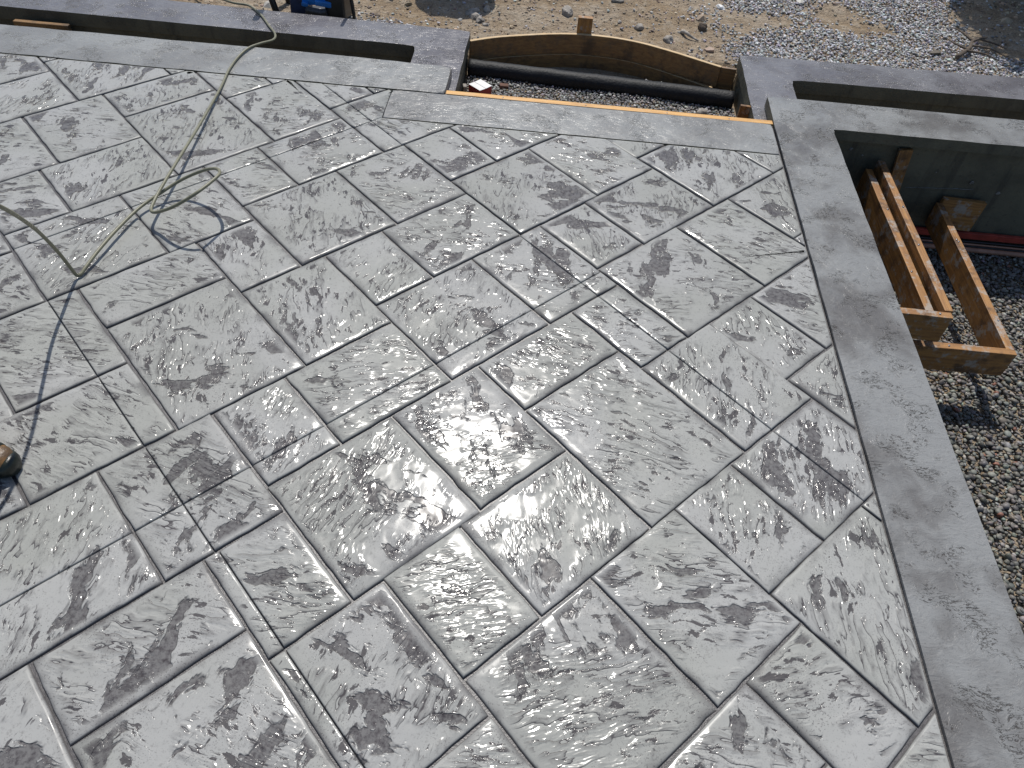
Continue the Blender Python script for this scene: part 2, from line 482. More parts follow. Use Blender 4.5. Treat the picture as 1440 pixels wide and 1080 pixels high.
RECTS = [
(465,650,46,285),(648,786,100,285),(235,372,282,468),(372,595,282,468),(595,825,282,573),(825,1016,282,519),(56,185,463,649),(185,413,463,702),
(413,595,468,702),(-176,56,518,650),(825,955,519,702),(955,1192,518,760),(595,825,573,702),(0,185,649,886),(185,318,702,883),(318,540,702,883),
(540,770,702,938),(770,955,702,938),(955,1091,760,938),(1091,1320,757,941),(128,360,883,1174),(360,540,883,1119),(540,675,938,1119),
(675,902,938,1119),(902,1133,938,1177),(360,489,1119,1304),(489,717,1119,1358),(717,902,1119,1358),(128,360,1174,1306),(902,1037,1177,1358),
(304,489,1304,1542),(73,304,1306,1542),(489,622,1358,1542),(622,847,1358,1542),(205,433,1542,1728),(433,666,1542,1832),(666,847,1542,1778),
(248,434,1728,1963),(161,343,-610,-371),(343,482,-556,-371),(-69,67,-374,-188),(67,291,-374,-188),(291,521,-374,-83),(521,704,-374,-137),
(-249,-119,-193,-7),(-119,108,-193,46),(108,291,-188,46),(-481,-248,-138,-6),(521,650,-137,46),(650,888,-137,104),(291,521,-83,46),(-305,-119,-7,230),
(-119,13,46,227),(13,235,46,227),(235,465,46,282),(786,1016,101,282),(-176,56,227,518),(56,235,227,463),(-232,0,650,886),(-99,128,886,1072),
(-57,128,1072,1306),(1133,1320,941,1177),(1037,1259,1177,1358),(847,1074,1358,1594),(847,979,1594,1778),(979,1206,1594,1778),(665,794,1778,1962),
(794,1022,1778,2014),(434,665,1832,1963),(609,794,1962,2198),(377,609,1963,2198),(-232,-99,886,1072),(-411,-282,1064,1250),(-282,-57,1064,1306),
(-643,-411,1119,1251),(-467,-282,1250,1487),(-282,-149,1303,1484),(-149,73,1306,1484),(-339,-107,1484,1775),(-107,73,1484,1728),(73,205,1542,1728),
(-107,22,1720,1907),(22,248,1728,1963),(-339,-107,1775,1907),(-163,22,1907,2143),(-394,-163,1907,2143),(22,155,1959,2143),(155,377,1963,2143),
(-262,-34,2143,2329),(-34,199,2143,2433),(199,377,2143,2379),(-219,-33,2329,2564),(888,1062,-133,101),(1016,1237,101,337),(1009,1142,337,518),
(1142,1369,337,518),(1369,1600,337,576),(1192,1369,518,757),(1369,1640,576,757),(-69,161,-610,-374),(-249,-69,-429,-193),(-536,-305,-6,230),
(-404,-176,230,416),(-361,-176,416,650),(-536,-404,230,416),(-716,-586,408,594),(-586,-361,408,650),(-948,-715,463,595),(-772,-586,594,831),
(-586,-454,647,828),(-454,-232,650,828),(-643,-411,828,1119),(-411,-232,828,1064),(-699,-467,1251,1487),(-566,-339,1487,1673),(-524,-339,1673,1907),
(377,512,2198,2376),(198,327,2379,2561),(-33,198,2433,2564),(-90,142,2564,2799),(1320,1541,757,993),(1541,1726,757,993),(1313,1446,993,1174),
(-699,-566,1487,1673),(-878,-749,1665,1851),(-749,-524,1665,1907),(-1110,-878,1720,1852),(-934,-749,1851,2088),(-749,-616,1904,2085),
(-616,-394,1907,2085),(-806,-574,2085,2376),(-574,-394,2085,2329),(-394,-262,2143,2329),(-445,-219,2329,2564),(-312,-90,2564,2744),
(-948,-716,172,463),(-716,-536,172,408),(-1003,-772,595,831),(-871,-643,831,1017),(-828,-643,1017,1251),(-1003,-871,831,1017),(-1183,-1053,1009,1195),
(-1053,-828,1009,1251),(-1415,-1182,1064,1196),(-1239,-1053,1195,1432),(-1053,-921,1248,1429),(-921,-699,1251,1429),(-1110,-878,1429,1720),
(-878,-699,1429,1665),(-1133,-948,361,595),(-1225,-1003,595,773),(-1415,-1183,773,1064),(-1183,-1003,773,1009),(-1470,-1239,1196,1432),
(-1338,-1110,1432,1618),(-1295,-1110,1618,1852),(-1600,-1415,962,1196),(-1692,-1470,1196,1374),
]

def clip(poly, n, c, flag):
    """keep n.p <= c ; poly = [(p, edgeflag of edge leaving p)]"""
    out = []
    m = len(poly)
    for i in range(m):
        (p, fp), (q, fq) = poly[i], poly[(i + 1) % m]
        dp = n[0] * p[0] + n[1] * p[1] - c
        dq = n[0] * q[0] + n[1] * q[1] - c
        if dp <= 0:
            out.append((p, fp))
            if dq > 0:
                t = dp / (dp - dq)
                out.append(((p[0] + (q[0] - p[0]) * t, p[1] + (q[1] - p[1]) * t), flag))
        elif dq <= 0:
            t = dp / (dp - dq)
            out.append(((p[0] + (q[0] - p[0]) * t, p[1] + (q[1] - p[1]) * t), fp))
    return out

def area(poly):
    s = 0.0
    for i in range(len(poly)):
        a, b = poly[i][0], poly[(i + 1) % len(poly)][0]
        s += a[0] * b[1] - a[1] * b[0]
    return s / 2

def clean(poly):
    out = []
    for i in range(len(poly)):
        a, b = poly[i][0], poly[(i + 1) % len(poly)][0]
        if math.hypot(a[0] - b[0], a[1] - b[1]) > 0.002:
            out.append(poly[i])
    return out

GAP = {'j': 0.0028, 'c': 0.0016, 'b': 0.0012, 's': 0.0}
RIMB = [0.0, 0.22, 0.36, 0.6, 1.0]
RINGS = [(0.0, -0.0095, 0.0), (0.0017, -0.0050, 0.10), (0.0042, -0.0018, 0.20), (0.0095, -0.0004, 0.42), (0.034, 0.0, 1.0)]
CUTR = [0.0, 0.0005, 0.0010, 0.004, 0.012]

def offset_poly(poly, offs):
    n = len(poly)
    L = []
    for i in range(n):
        a, b = poly[i][0], poly[(i + 1) % n][0]
        dx, dy = b[0] - a[0], b[1] - a[1]
        l = math.hypot(dx, dy)
        nx, ny = dy / l, -dx / l                     # outward for CCW
        L.append((nx, ny, nx * a[0] + ny * a[1] - offs[i]))
    out = []
    for i in range(n):
        a, b = L[i - 1], L[i]
        det = a[0] * b[1] - a[1] * b[0]
        if abs(det) < 1e-3:
            p = poly[i][0]
            out.append((p[0] - b[0] * offs[i], p[1] - b[1] * offs[i]))
        else:
            out.append(((a[2] * b[1] - a[1] * b[2]) / det, (a[0] * b[2] - a[2] * b[0]) / det))
    return out

def stone(poly, ang, off, tilt, kind):
    poly = clean(poly)
    if len(poly) < 3 or area(poly) < 0.0006:
        return None
    n = len(poly)
    per = sum(math.dist(poly[i][0], poly[(i + 1) % n][0]) for i in range(n))
    inr = 2 * area(poly) / per
    sc = min(1.0, 0.66 * inr / 0.04)
    cx = sum(p[0][0] for p in poly) / n; cy = sum(p[0][1] for p in poly) / n
    counts = [max(1, int(math.dist(poly[i][0], poly[(i + 1) % n][0]) / 0.035)) for i in range(n)]
    er = random.Random(int(off[0] * 1e4) + n)
    ej = [er.uniform(-0.0009, 0.0016) for _ in range(n)]; ek = [er.uniform(0.7, 1.35) for _ in range(n)]
    V = []; rimv = []; F = []
    for ri, (o, z, rim) in enumerate(RINGS):
        offs = []
        for i in range(n):
            fl = poly[i][1]
            rr = o if fl == 'j' else o * 0.45 if fl == 'b' else CUTR[ri] if fl == 'c' else 0.0
            offs.append((GAP[fl] + (ej[i] if fl == 'j' and sc >= 1.0 else 0.0)) * min(1, sc * 1.5) + rr * sc * (ek[i] if fl == 'j' and sc >= 1.0 else 1.0))
        R = offset_poly(poly, offs)
        for i in range(n):
            a, b = R[i], R[(i + 1) % n]
            for j in range(counts[i]):
                t = j / counts[i]
                x, y = a[0] + (b[0] - a[0]) * t, a[1] + (b[1] - a[1]) * t
                if poly[i][1] == 'j' and ri < 4:
                    w = mnoise.noise_vector(Vector((x * 22, y * 22, off[0]))) * 0.0030
                    w += mnoise.noise_vector(Vector((x * 70, y * 70, off[1]))) * 0.0013
                    x += w.x; y += w.y
                zz = z + (tilt[0] * (x - cx) + tilt[1] * (y - cy) if ri > 1 else 0.0)
                fs = poly[i][1] + (poly[i - 1][1] if j == 0 else '')
                V.append((x, y, zz)); rimv.append(rim if ('j' in fs or ri == 0) else RIMB[ri] if 'b' in fs else 1.0)
    m = sum(counts)
    for ri in range(len(RINGS) - 1):
        for i in range(m):
            j = (i + 1) % m
            F.append((ri * m + i, ri * m + j, (ri + 1) * m + j, (ri + 1) * m + i))
    F.append(tuple(range((len(RINGS) - 1) * m, len(RINGS) * m)))
    me = bpy.data.meshes.new('paving_stone')
    me.from_pydata([(x - cx, y - cy, z) for x, y, z in V], [], F)
    me.update()
    ca, sa = math.cos(ang), math.sin(ang)
    at = me.attributes.new('slate', 'FLOAT_VECTOR', 'POINT')
    buf = []
    for x, y, z in V:
        buf += [ca * x + sa * y + off[0], -sa * x + ca * y + off[1], off[2]]
    at.data.foreach_set('vector', buf)
    at = me.attributes.new('rim', 'FLOAT', 'POINT')
    at.data.foreach_set('value', rimv)
    at = me.attributes.new('kind', 'FLOAT', 'POINT')
    at.data.foreach_set('value', [kind] * len(V))
    me.polygons.foreach_set('use_smooth', [True] * len(me.polygons))
    me.materials.append(M['slate'])
    return new_obj('paving_stone', me, None, patio, (cx, cy, 0))

def g2w(x, y):
    return ((x - y) * R2, (x + y) * R2)

# saw cuts in grid coordinates: (axis, value, test)
CUTS = [('x', 0.0745, lambda r: r[2] < 1.30), ('x', 0.898, lambda r: not (0.93 < (r[2] + r[3]) / 2 < 1.36)),
        ('y', 0.750, lambda r: r[0] < 0.94), ('y', 1.487, lambda r: r[0] < 0.93), ('y', 2.150, lambda r: r[1] < 0.48 and r[0] > 0.37)]
n_stone = 0
for ri, r in enumerate(RECTS):
    x0, x1, y0, y1 = [q / 1000.0 for q in r]
    rr = (x0, x1, y0, y1)
    rs = random.Random(ri * 7 + 3)
    ang = (0.0 if rs.random() < 0.55 else math.pi / 2) + rs.uniform(-0.35, 0.35) + (math.pi if rs.random() < 0.5 else 0)
    off = (rs.uniform(0, 40), rs.uniform(0, 40), rs.uniform(0, 40))
    tilt = (rs.uniform(-1, 1) * 0.003, rs.uniform(-1, 1) * 0.003)
    kind = rs.random()
    cells = [(x0, x1, y0, y1, {'l': 'j', 'r': 'j', 'b': 'j', 't': 'j'})]
    for ax, val, ok in CUTS:
        if not ok(rr):
            continue
        if val == 0.0745 and y0 < 0.55:
            val = 0.0795
        nxt = []
        for c in cells:
            a, b = (c[0], c[1]) if ax == 'x' else (c[2], c[3])
            if a + 0.012 < val < b - 0.012:
                f1 = dict(c[4]); f2 = dict(c[4])
                if ax == 'x':
                    f1['r'] = 'c'; f2['l'] = 'c'
                    nxt += [(c[0], val, c[2], c[3], f1), (val, c[1], c[2], c[3], f2)]
                else:
                    f1['t'] = 'c'; f2['b'] = 'c'
                    nxt += [(c[0], c[1], c[2], val, f1), (c[0], c[1], val, c[3], f2)]
            else:
                nxt.append(c)
        cells = nxt
    for c in cells:
        f = c[4]
        poly = [(g2w(c[0], c[2]), f['b']), (g2w(c[1], c[2]), f['r']), (g2w(c[1], c[3]), f['t']), (g2w(c[0], c[3]), f['l'])]
        poly = clip(poly, (1, 0), U_COP, 'b')
        poly = clip(poly, (-1, 0), 4.0, 'b') if poly else poly
        poly = clip(poly, (0, -1), 0.9, 'b') if poly else poly
        if not poly or len(poly) < 3:
            continue
        if max(p[0][1] for p in poly) > V_BAND and max(p[0][0] for p in poly) > U_MITRE:
            left = clip(poly, (1, 0), U_MITRE, 's')
            right = clip(poly, (-1, 0), -U_MITRE, 's')
            pieces = [clip(left, (0, 1), V_LEFT, 'b') if left else [], clip(right, (0, 1), V_BAND, 'b') if right else []]
        else:
            pieces = [clip(poly, (0, 1), V_LEFT, 'b')]
        for p in pieces:
            if p and stone(p, ang, off, tilt, kind):
                n_stone += 1

# border slabs (stain and sealer cover the top; side faces have shade put into a darker colour)
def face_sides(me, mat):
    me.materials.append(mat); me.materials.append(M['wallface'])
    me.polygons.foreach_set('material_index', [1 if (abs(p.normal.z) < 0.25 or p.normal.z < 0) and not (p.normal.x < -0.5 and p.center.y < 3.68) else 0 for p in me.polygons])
def slab(name, poly, mat, parent, zt=0.0, zb=-0.10, bev=0.006, seed=1.0, wob=0.002):
    me = prism_mesh(name, poly, zt, zb, 0.05, wob, bev, seed)
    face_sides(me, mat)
    return new_obj(name, me, None, parent)
slab('border_slab', [(U_MITRE + 0.004, V_BAND + 0.004), (U_COP - 0.003, V_BAND + 0.004), (U_COP - 0.003, 3.698), (U_MITRE + 0.004, 3.688)], M['band'], patio, seed=2.0)
slab('border_slab', [(-4.6, V_LEFT + 0.004), (-0.52, V_LEFT + 0.008), (-0.523, 3.985), (-1.2, 4.003), (-4.6, 3.985)], M['band'], patio, 0.0, -0.12, 0.012, 3.0, 0.005)
slab('coping', [(U_COP + 0.001, -1.4), (1.478, -1.4), (1.478, 3.700), (4.6, 3.706), (4.6, 3.978), (1.184, 3.982), (1.178, 3.72)], M['coping'], patio, 0.0035, -0.054, 0.005, 5.0, 0.003)

# ------------------------------------------------------------------ planter walls and foundation
def planter(name, outline, zb, label, seed):
    e = empty(name, (outline[0][0], outline[0][1], zb))
    inv = (-outline[0][0], -outline[0][1], -zb)
    me = prism_mesh('wall_cap', outline, Z_WALL, Z_WALL - 0.075, 0.06, 0.004, 0.010, seed)
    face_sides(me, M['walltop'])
    new_obj('wall_cap', me, None, e, inv)
    # recessed body below the cap
    cx = sum(p[0] for p in outline) / len(outline)
    body = []
    n = len(outline)
    pl = [(p, 'j') for p in outline]
    body = [tuple(q) for q in offset_poly(pl, [0.012] * n)]
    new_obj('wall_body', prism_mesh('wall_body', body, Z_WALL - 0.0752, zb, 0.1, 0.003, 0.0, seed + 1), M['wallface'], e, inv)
    tag(e, label, 'wall')
    return e
# (outlines CCW, an arm along the planter and a return to the patio)
planter('planter_wall', [(-0.765, 3.752), (-0.484, 3.752), (-0.484, 4.572), (-4.6, 4.655), (-4.6, 4.345), (-0.768, 4.325)], -0.45,
        'dark purple-grey concrete planter wall crossed by the hose, left of the step opening', 11.0)
planter('planter_wall', [(1.112, 3.752), (1.384, 3.752), (1.388, 4.332), (4.6, 4.385), (4.6, 4.675), (1.125, 4.588)], -0.45,
        'blue-grey concrete planter wall in front of the gravel, right of the step opening', 12.0)

fw = empty('foundation_wall', (2.0, 3.84, Z_PIT - 0.1))
fi = (-2.0, -3.84, -(Z_PIT - 0.1))
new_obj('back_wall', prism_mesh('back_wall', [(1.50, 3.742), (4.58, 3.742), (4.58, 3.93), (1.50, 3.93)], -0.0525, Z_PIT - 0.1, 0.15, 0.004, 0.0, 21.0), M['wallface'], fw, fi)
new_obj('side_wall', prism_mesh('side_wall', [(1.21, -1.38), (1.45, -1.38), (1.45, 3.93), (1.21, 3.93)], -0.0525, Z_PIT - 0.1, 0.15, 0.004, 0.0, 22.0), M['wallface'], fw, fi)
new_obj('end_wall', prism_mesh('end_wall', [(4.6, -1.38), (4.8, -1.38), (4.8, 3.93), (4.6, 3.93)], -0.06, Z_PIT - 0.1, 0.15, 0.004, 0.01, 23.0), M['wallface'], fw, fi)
# small bug holes and a ragged pour line on the face
for (u, z, r_) in [(1.63, -0.12, 0.010), (1.70, -0.15, 0.006), (2.33, -0.25, 0.012), (2.50, -0.30, 0.011), (2.46, -0.36, 0.006), (2.12, -0.21, 0.004)]:
    bm = bmesh.new(); bmesh.ops.create_icosphere(bm, subdivisions=2, radius=r_)
    for v in bm.verts:
        v.co.y *= 0.3; v.co += mnoise.noise_vector(v.co * 120) * r_ * 0.4
    new_obj('mortar_blob', bm_mesh(bm, 'mortar_blob', True), M['coping'], fw, (u + fi[0], 3.741 + fi[1], z + fi[2]))
pts = [(2.0 + i * 0.03, 3.741, -0.315 + i * 0.0022 + random.uniform(-0.003, 0.003)) for i in range(13)]
new_obj('pour_seam', tube_mesh('pour_seam', [(p[0] + fi[0], p[1] + fi[1], p[2] + fi[2]) for p in pts], 0.003, 6, lambda t, a: 0.0012 + 0.003 * abs(mnoise.noise(Vector((t * 19, a, 4))))), M['coping'], fw)

# ------------------------------------------------------------------ ground
ARC = [(-0.60, 4.49), (-0.48, 4.562), (-0.324, 4.647), (-0.155, 4.711), (0.018, 4.761), (0.193, 4.790), (0.37, 4.785), (0.545, 4.748), (0.674, 4.698), (0.801, 4.639), (0.925, 4.576), (1.022, 4.528)]
def arc_v(u):
    if u <= ARC[0][0]: return ARC[0][1]
    for (a, b), (c, d) in zip(ARC, ARC[1:]):
        if u <= c:
            return b + (d - b) * (u - a) / (c - a)
    return ARC[-1][1]
def ground_z(u, v):
    p = Vector((u, v, 0))
    z = Z_DIRT + 0.030 * mnoise.noise(p * 0.9) + 0.018 * mnoise.noise(p * 3.1) + 0.008 * mnoise.noise(p * 11.0)
    z += 0.02 * max(0.0, min(1.0, (v - 4.9) / 1.2))
    g = gravel_mask(u, v)
    return z + 0.006 * g
def poly_in(poly, u, v):
    c = False
    n = len(poly)
    for i in range(n):
        a, b = poly[i], poly[i - 1]
        if (a[1] > v) != (b[1] > v) and u < (b[0] - a[0]) * (v - a[1]) / (b[1] - a[1]) + a[0]:
            c = not c
    return c
GP = [[(1.10, 4.55), (1.12, 4.95), (1.30, 5.10), (1.62, 5.24), (1.72, 5.36), (1.50, 5.46), (1.20, 5.40), (1.15, 5.75), (2.0, 5.98), (2.85, 6.1), (2.72, 5.45), (2.85, 5.1), (3.4, 4.95), (3.4, 4.6)],
      [(-1.55, 4.60), (-1.5, 4.82), (-1.2, 4.87), (-0.9, 4.76), (-0.7, 4.64), (-0.7, 4.58)]]
GH = [(1.82, 5.72), (1.70, 5.50), (1.84, 5.32), (2.10, 5.26), (2.30, 5.28), (2.28, 5.36), (2.12, 5.50), (1.98, 5.74)]
def gravel_mask(u, v):
    s = 0.0
    for k in range(4):
        w = mnoise.noise_vector(Vector((u * 3.1, v * 3.1, 5.0))) * 0.09
        a = k * 1.571 + 0.4
        uu, vv = u + w.x + 0.055 * math.cos(a), v + w.y + 0.055 * math.sin(a)
        s += 0.25 if (any(poly_in(g, uu, vv) for g in GP) and not poly_in(GH, uu, vv)) else 0.0
    return s

def axis_coords(lo, hi, d0, d1, step, grow=1.35):
    c = list(np.arange(d0, d1 + 1e-6, step))
    s = step
    while c[0] > lo:
        s *= grow; c.insert(0, c[0] - s)
    s = step
    while c[-1] < hi:
        s *= grow; c.append(c[-1] + s)
    return c
gu = axis_coords(-45, 45, -2.4, 4.0, 0.030)
gv = [4.40, 4.48] + axis_coords(4.5, 60, 4.52, 6.4, 0.030)
gv = sorted(v for v in set(gv) if v >= 4.40)
verts = []; faces = []
for v in gv:
    for u in gu:
        if -0.51 < u < 1.13 and v < arc_v(u) + 0.056:
            a_ = arc_v(u) + 0.030
            if v > a_ - 0.012:
                verts.append((u, a_, ground_z(u, a_) if v >= a_ + 0.014 else Z_STEP - 0.06))
            else:
                verts.append((u, min(v, a_), Z_STEP - 0.06))
            continue
        if v < 4.62 and -4.7 < u < 4.7:
            z = -0.30
        else:
            z = ground_z(u, v)
        verts.append((u, v, z))
nu = len(gu)
for i in range(len(gv) - 1):
    for j in range(nu - 1):
        faces.append((i * nu + j, i * nu + j + 1, (i + 1) * nu + j + 1, (i + 1) * nu + j))
ground = new_obj('ground', pymesh('ground', verts, faces, True), M['dirt'])
tag(ground, kind='structure')
# the bed under the walls, the step opening and the pit, and the land on either side
def sheet(name, u0, u1, v0, v1, z, mat):
    return tag(new_obj(name, pymesh(name, [(u0, v0, z), (u1, v0, z), (u1, v1, z), (u0, v1, z)], [(0, 1, 2, 3)]), mat), kind='structure')
sheet('trench_floor', -4.7, 4.7, 3.745, 4.60, Z_STEP - 0.015, M['dirt'])
sheet('pit_floor', 1.2, 4.8, -1.4, 3.95, Z_PIT - 0.015, M['dirt'])
sheet('side_ground', -45, -4.6, -45, 4.41, -0.18, M['dirt'])
sheet('side_ground', 4.75, 45, -45, 4.41, -0.18, M['dirt'])
sheet('side_ground', -4.6, 4.75, -45, -1.39, -0.18, M['dirt'])

# ------------------------------------------------------------------ gravel (uncountable): real stones joined into one mesh per bed
def ico(sub):
    bm = bmesh.new()
    bmesh.ops.create_icosphere(bm, subdivisions=sub, radius=1.0)
    v = np.array([q.co[:] for q in bm.verts]); f = np.array([[x.index for x in q.verts] for q in bm.faces])
    bm.free()
    return v, f
ICO = {1: ico(1), 2: ico(2)}
def stones_mesh(name, P, size, sub, cols, flat=(0.45, 0.8), lump=0.22, smooth=False, asp=(0.7, 1.0)):
    """P (n,3) centres, size (n,) radii, cols (n,3)"""
    bv, bf = ICO[sub]
    n = len(P)
    nv = len(bv)
    # 24 lumpy base shapes
    shapes = []
    for s in range(24):
        r = np.random.RandomState(100 + s)
        d = r.normal(size=(7, 3)); d /= np.linalg.norm(d, axis=1)[:, None]
        h = r.uniform(0.50, 0.95, 7)
        sc = np.ones(nv)
        for k in range(7):                      # chop facets
            q = bv @ d[k]
            sc = np.where(q * sc > h[k], h[k] / np.maximum(q, 1e-3), sc)
        shapes.append(bv * (sc * (1 + lump * (r.rand(nv) - 0.5)))[:, None])
    shapes = np.array(shapes)
    si = rng.randint(0, 24, n)
    V = shapes[si]
    V = V * np.stack([np.ones(n), rng.uniform(asp[0], asp[1], n), rng.uniform(flat[0], flat[1], n)], 1)[:, None, :]
    # random orientation: mostly flat, some tipped
    az = rng.uniform(0, 2 * np.pi, n); tx = rng.normal(0, 0.35, n)
    ct, st_ = np.cos(tx)[:, None], np.sin(tx)[:, None]
    y = V[:, :, 1] * ct - V[:, :, 2] * st_; z = V[:, :, 1] * st_ + V[:, :, 2] * ct
    ca, sa = np.cos(az)[:, None], np.sin(az)[:, None]
    x2 = V[:, :, 0] * ca - y * sa; y2 = V[:, :, 0] * sa + y * ca
    V = np.stack([x2, y2, z], 2) * size[:, None, None] + P[:, None, :]
    F = (bf[None, :, :] + (np.arange(n) * nv)[:, None, None]).reshape(-1, 3)
    me = bpy.data.meshes.new(name)
    me.vertices.add(n * nv); me.vertices.foreach_set('co', V.reshape(-1).astype(np.float32))
    nf = len(F)
    me.loops.add(nf * 3); me.loops.foreach_set('vertex_index', F.reshape(-1).astype(np.int32))
    me.polygons.add(nf); me.polygons.foreach_set('loop_start', np.arange(0, nf * 3, 3, dtype=np.int32))
    me.update(calc_edges=True)
    at = me.color_attributes.new('tint', 'FLOAT_COLOR', 'POINT')
    c4 = np.ones((n, nv, 4), np.float32); c4[:, :, :3] = cols[:, None, :]
    at.data.foreach_set('color', c4.reshape(-1))
    me.polygons.foreach_set('use_smooth', [smooth] * nf)
    return me
def palette(n, base, spread, odd=None, podd=0.03):
    g = rng.lognormal(0, spread, n)[:, None]
    c = np.array(base)[None, :] * g
    c *= 1 + rng.normal(0, 0.05, (n, 3))
    if odd is not None:
        m = rng.rand(n) < podd
        c[m] = np.array(odd) * rng.uniform(0.6, 1.2, (m.sum(), 1))
    return np.clip(c, 0.01, 0.8)
def scatter(u0, u1, v0, v1, spacing):
    us = np.arange(u0, u1, spacing); vs_ = np.arange(v0, v1, spacing * 0.87)
    A = []
    for i, v in enumerate(vs_):
        A.append(np.stack([us + (spacing / 2 if i % 2 else 0), np.full(len(us), v)], 1))
    A = np.concatenate(A)
    return A + rng.uniform(-0.5, 0.5, A.shape) * spacing

# pit bed
A = scatter(1.47, 3.4, 0.8, 3.735, 0.0185)
A = A[A[:, 0] < 2.35 + np.maximum(A[:, 1] - 1.38, 0) * 0.42]
n = len(A)
z = Z_PIT + rng.uniform(-0.008, 0.010, n)
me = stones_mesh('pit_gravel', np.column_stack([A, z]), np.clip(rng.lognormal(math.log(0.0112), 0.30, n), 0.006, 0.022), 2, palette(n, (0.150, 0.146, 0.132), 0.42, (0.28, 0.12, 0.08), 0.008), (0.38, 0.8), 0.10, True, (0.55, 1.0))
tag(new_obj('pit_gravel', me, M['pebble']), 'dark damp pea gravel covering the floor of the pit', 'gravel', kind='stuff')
B = scatter(1.47, 4.58, -1.35, 3.735, 0.026)
B = B[(B[:, 0] >= 2.35 + np.maximum(B[:, 1] - 1.38, 0) * 0.42) | (B[:, 1] < 0.8)]
n = len(B)
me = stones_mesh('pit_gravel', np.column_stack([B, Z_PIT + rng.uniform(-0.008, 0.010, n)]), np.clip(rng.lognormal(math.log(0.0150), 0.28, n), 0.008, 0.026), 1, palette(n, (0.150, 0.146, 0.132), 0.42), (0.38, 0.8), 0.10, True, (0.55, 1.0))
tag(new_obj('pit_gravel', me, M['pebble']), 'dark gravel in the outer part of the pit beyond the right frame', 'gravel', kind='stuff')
# step bed, heaped a little towards the pipe
A = scatter(-0.475, 1.11, 3.76, 4.56, 0.0150)
A = A[[4.2 > v or v < arc_v(u) - 0.04 for u, v in A]]
n = len(A)
z = Z_STEP + np.array([0.018 * mnoise.noise(Vector((u * 4, v * 4, 9))) for u, v in A]) + rng.uniform(-0.006, 0.008, n)
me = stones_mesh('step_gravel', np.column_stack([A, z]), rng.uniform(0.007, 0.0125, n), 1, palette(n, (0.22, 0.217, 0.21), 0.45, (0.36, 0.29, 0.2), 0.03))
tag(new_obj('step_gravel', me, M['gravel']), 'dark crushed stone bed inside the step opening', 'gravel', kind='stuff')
# pile on the dirt
A = scatter(-1.7, 3.4, 4.57, 6.1, 0.0165)
keep = []
for u, v in A:
    g = gravel_mask(u, v)
    nz = mnoise.noise(Vector((u * 3.3, v * 3.3, 2.0)))
    keep.append(rng.rand() < g * 0.98 or (g < 0.5 and u > 0.9 and nz > 0.15 and rng.rand() < 0.30) or rng.rand() < 0.03)
A = A[np.array(keep)]
A = A[[not (-0.49 < u < 1.13 and v < arc_v(u) + 0.05) for u, v in A]]
n = len(A)
z = np.array([ground_z(u, v) for u, v in A]) + rng.uniform(-0.003, 0.012, n)
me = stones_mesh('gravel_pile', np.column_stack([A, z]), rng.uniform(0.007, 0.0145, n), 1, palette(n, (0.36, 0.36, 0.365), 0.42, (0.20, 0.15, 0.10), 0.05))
tag(new_obj('loose_gravel', me, M['gravel']), 'pale grey crushed stone spread on the dirt behind the right planter wall', 'gravel', kind='stuff')
# crumbs of soil and pebbles on the dirt
A = np.column_stack([rng.uniform(-2.3, 3.6, 16000), rng.uniform(4.6, 6.3, 16000)])
A = A[[mnoise.noise(Vector((u * 2.1, v * 2.1, 7))) > rng.uniform(-0.7, 0.5) and not (-0.49 < u < 1.13 and v < arc_v(u) + 0.04) for u, v in A]]
n = len(A)
z = np.array([ground_z(u, v) for u, v in A]) + 0.001
me = stones_mesh('soil_crumbs', np.column_stack([A, z]), rng.lognormal(math.log(0.0052), 0.62, n), 1, palette(n, (0.28, 0.215, 0.15), 0.4, (0.42, 0.40, 0.36), 0.12))
tag(new_obj('soil_crumbs', me, M['gravel']), 'small clods and pebbles strewn over the brown dirt', 'soil', kind='stuff')

# ------------------------------------------------------------------ rocks lying on the dirt
def rock(u, v, r, sq, label, seed, col=None):
    bm = bmesh.new()
    bmesh.ops.create_icosphere(bm, subdivisions=3, radius=1.0)
    rr = np.random.RandomState(int(seed * 10))
    pn = rr.normal(size=(9, 3)); pn /= np.linalg.norm(pn, axis=1)[:, None]; ph = rr.uniform(0.55, 0.92, 9)
    for q in bm.verts:
        dd = pn @ np.array(q.co)
        q.co *= min(1.0, min([ph[i] / dd[i] for i in range(9) if dd[i] > 1e-3] + [1.0]))
        d = q.co.copy()
        k = 1 + 0.22 * mnoise.noise(d * 1.3 + Vector((seed, 0, 0))) + 0.10 * mnoise.noise(d * 4 + Vector((0, seed, 0)))
        q.co = Vector((d.x * sq[0], d.y * sq[1], d.z * sq[2])) * (k * r)
    o = new_obj('rock', bm_mesh(bm, 'rock'), col or M['rock'], None, (u, v, ground_z(u, v) + r * sq[2] * 0.30), (0, 0, seed * 1.7))
    tag(o, label, 'rock', 'rocks lying on the dirt')
rock(0.083, 5.19, 0.052, (1.2, 0.8, 0.7), 'large pale rock on the dirt behind the short wooden stake', 1.0)
rock(0.556, 5.04, 0.038, (1.1, 0.8, 0.75), 'rounded tan rock on the dirt above the right half of the curved form', 2.0)
rock(0.735, 4.90, 0.036, (1.2, 0.8, 0.8), 'grey rock close behind the right part of the curved form board', 3.0)
rock(0.972, 5.115, 0.040, (0.8, 0.9, 1.0), 'dark upright rock on the dirt beside the dry root', 4.0, M['bark'])
rock(1.115, 5.44, 0.030, (1.3, 0.8, 0.6), 'small white rock at the edge of the gravel, top of the picture', 5.0, M['white'])
rock(-0.525, 5.075, 0.042, (1.4, 0.7, 0.55), 'flat grey rock inside the round shadow, upper of the pair', 6.0)
rock(-0.505, 5.005, 0.042, (1.3, 0.8, 0.6), 'flat grey rock inside the round shadow, lower of the pair', 7.0)
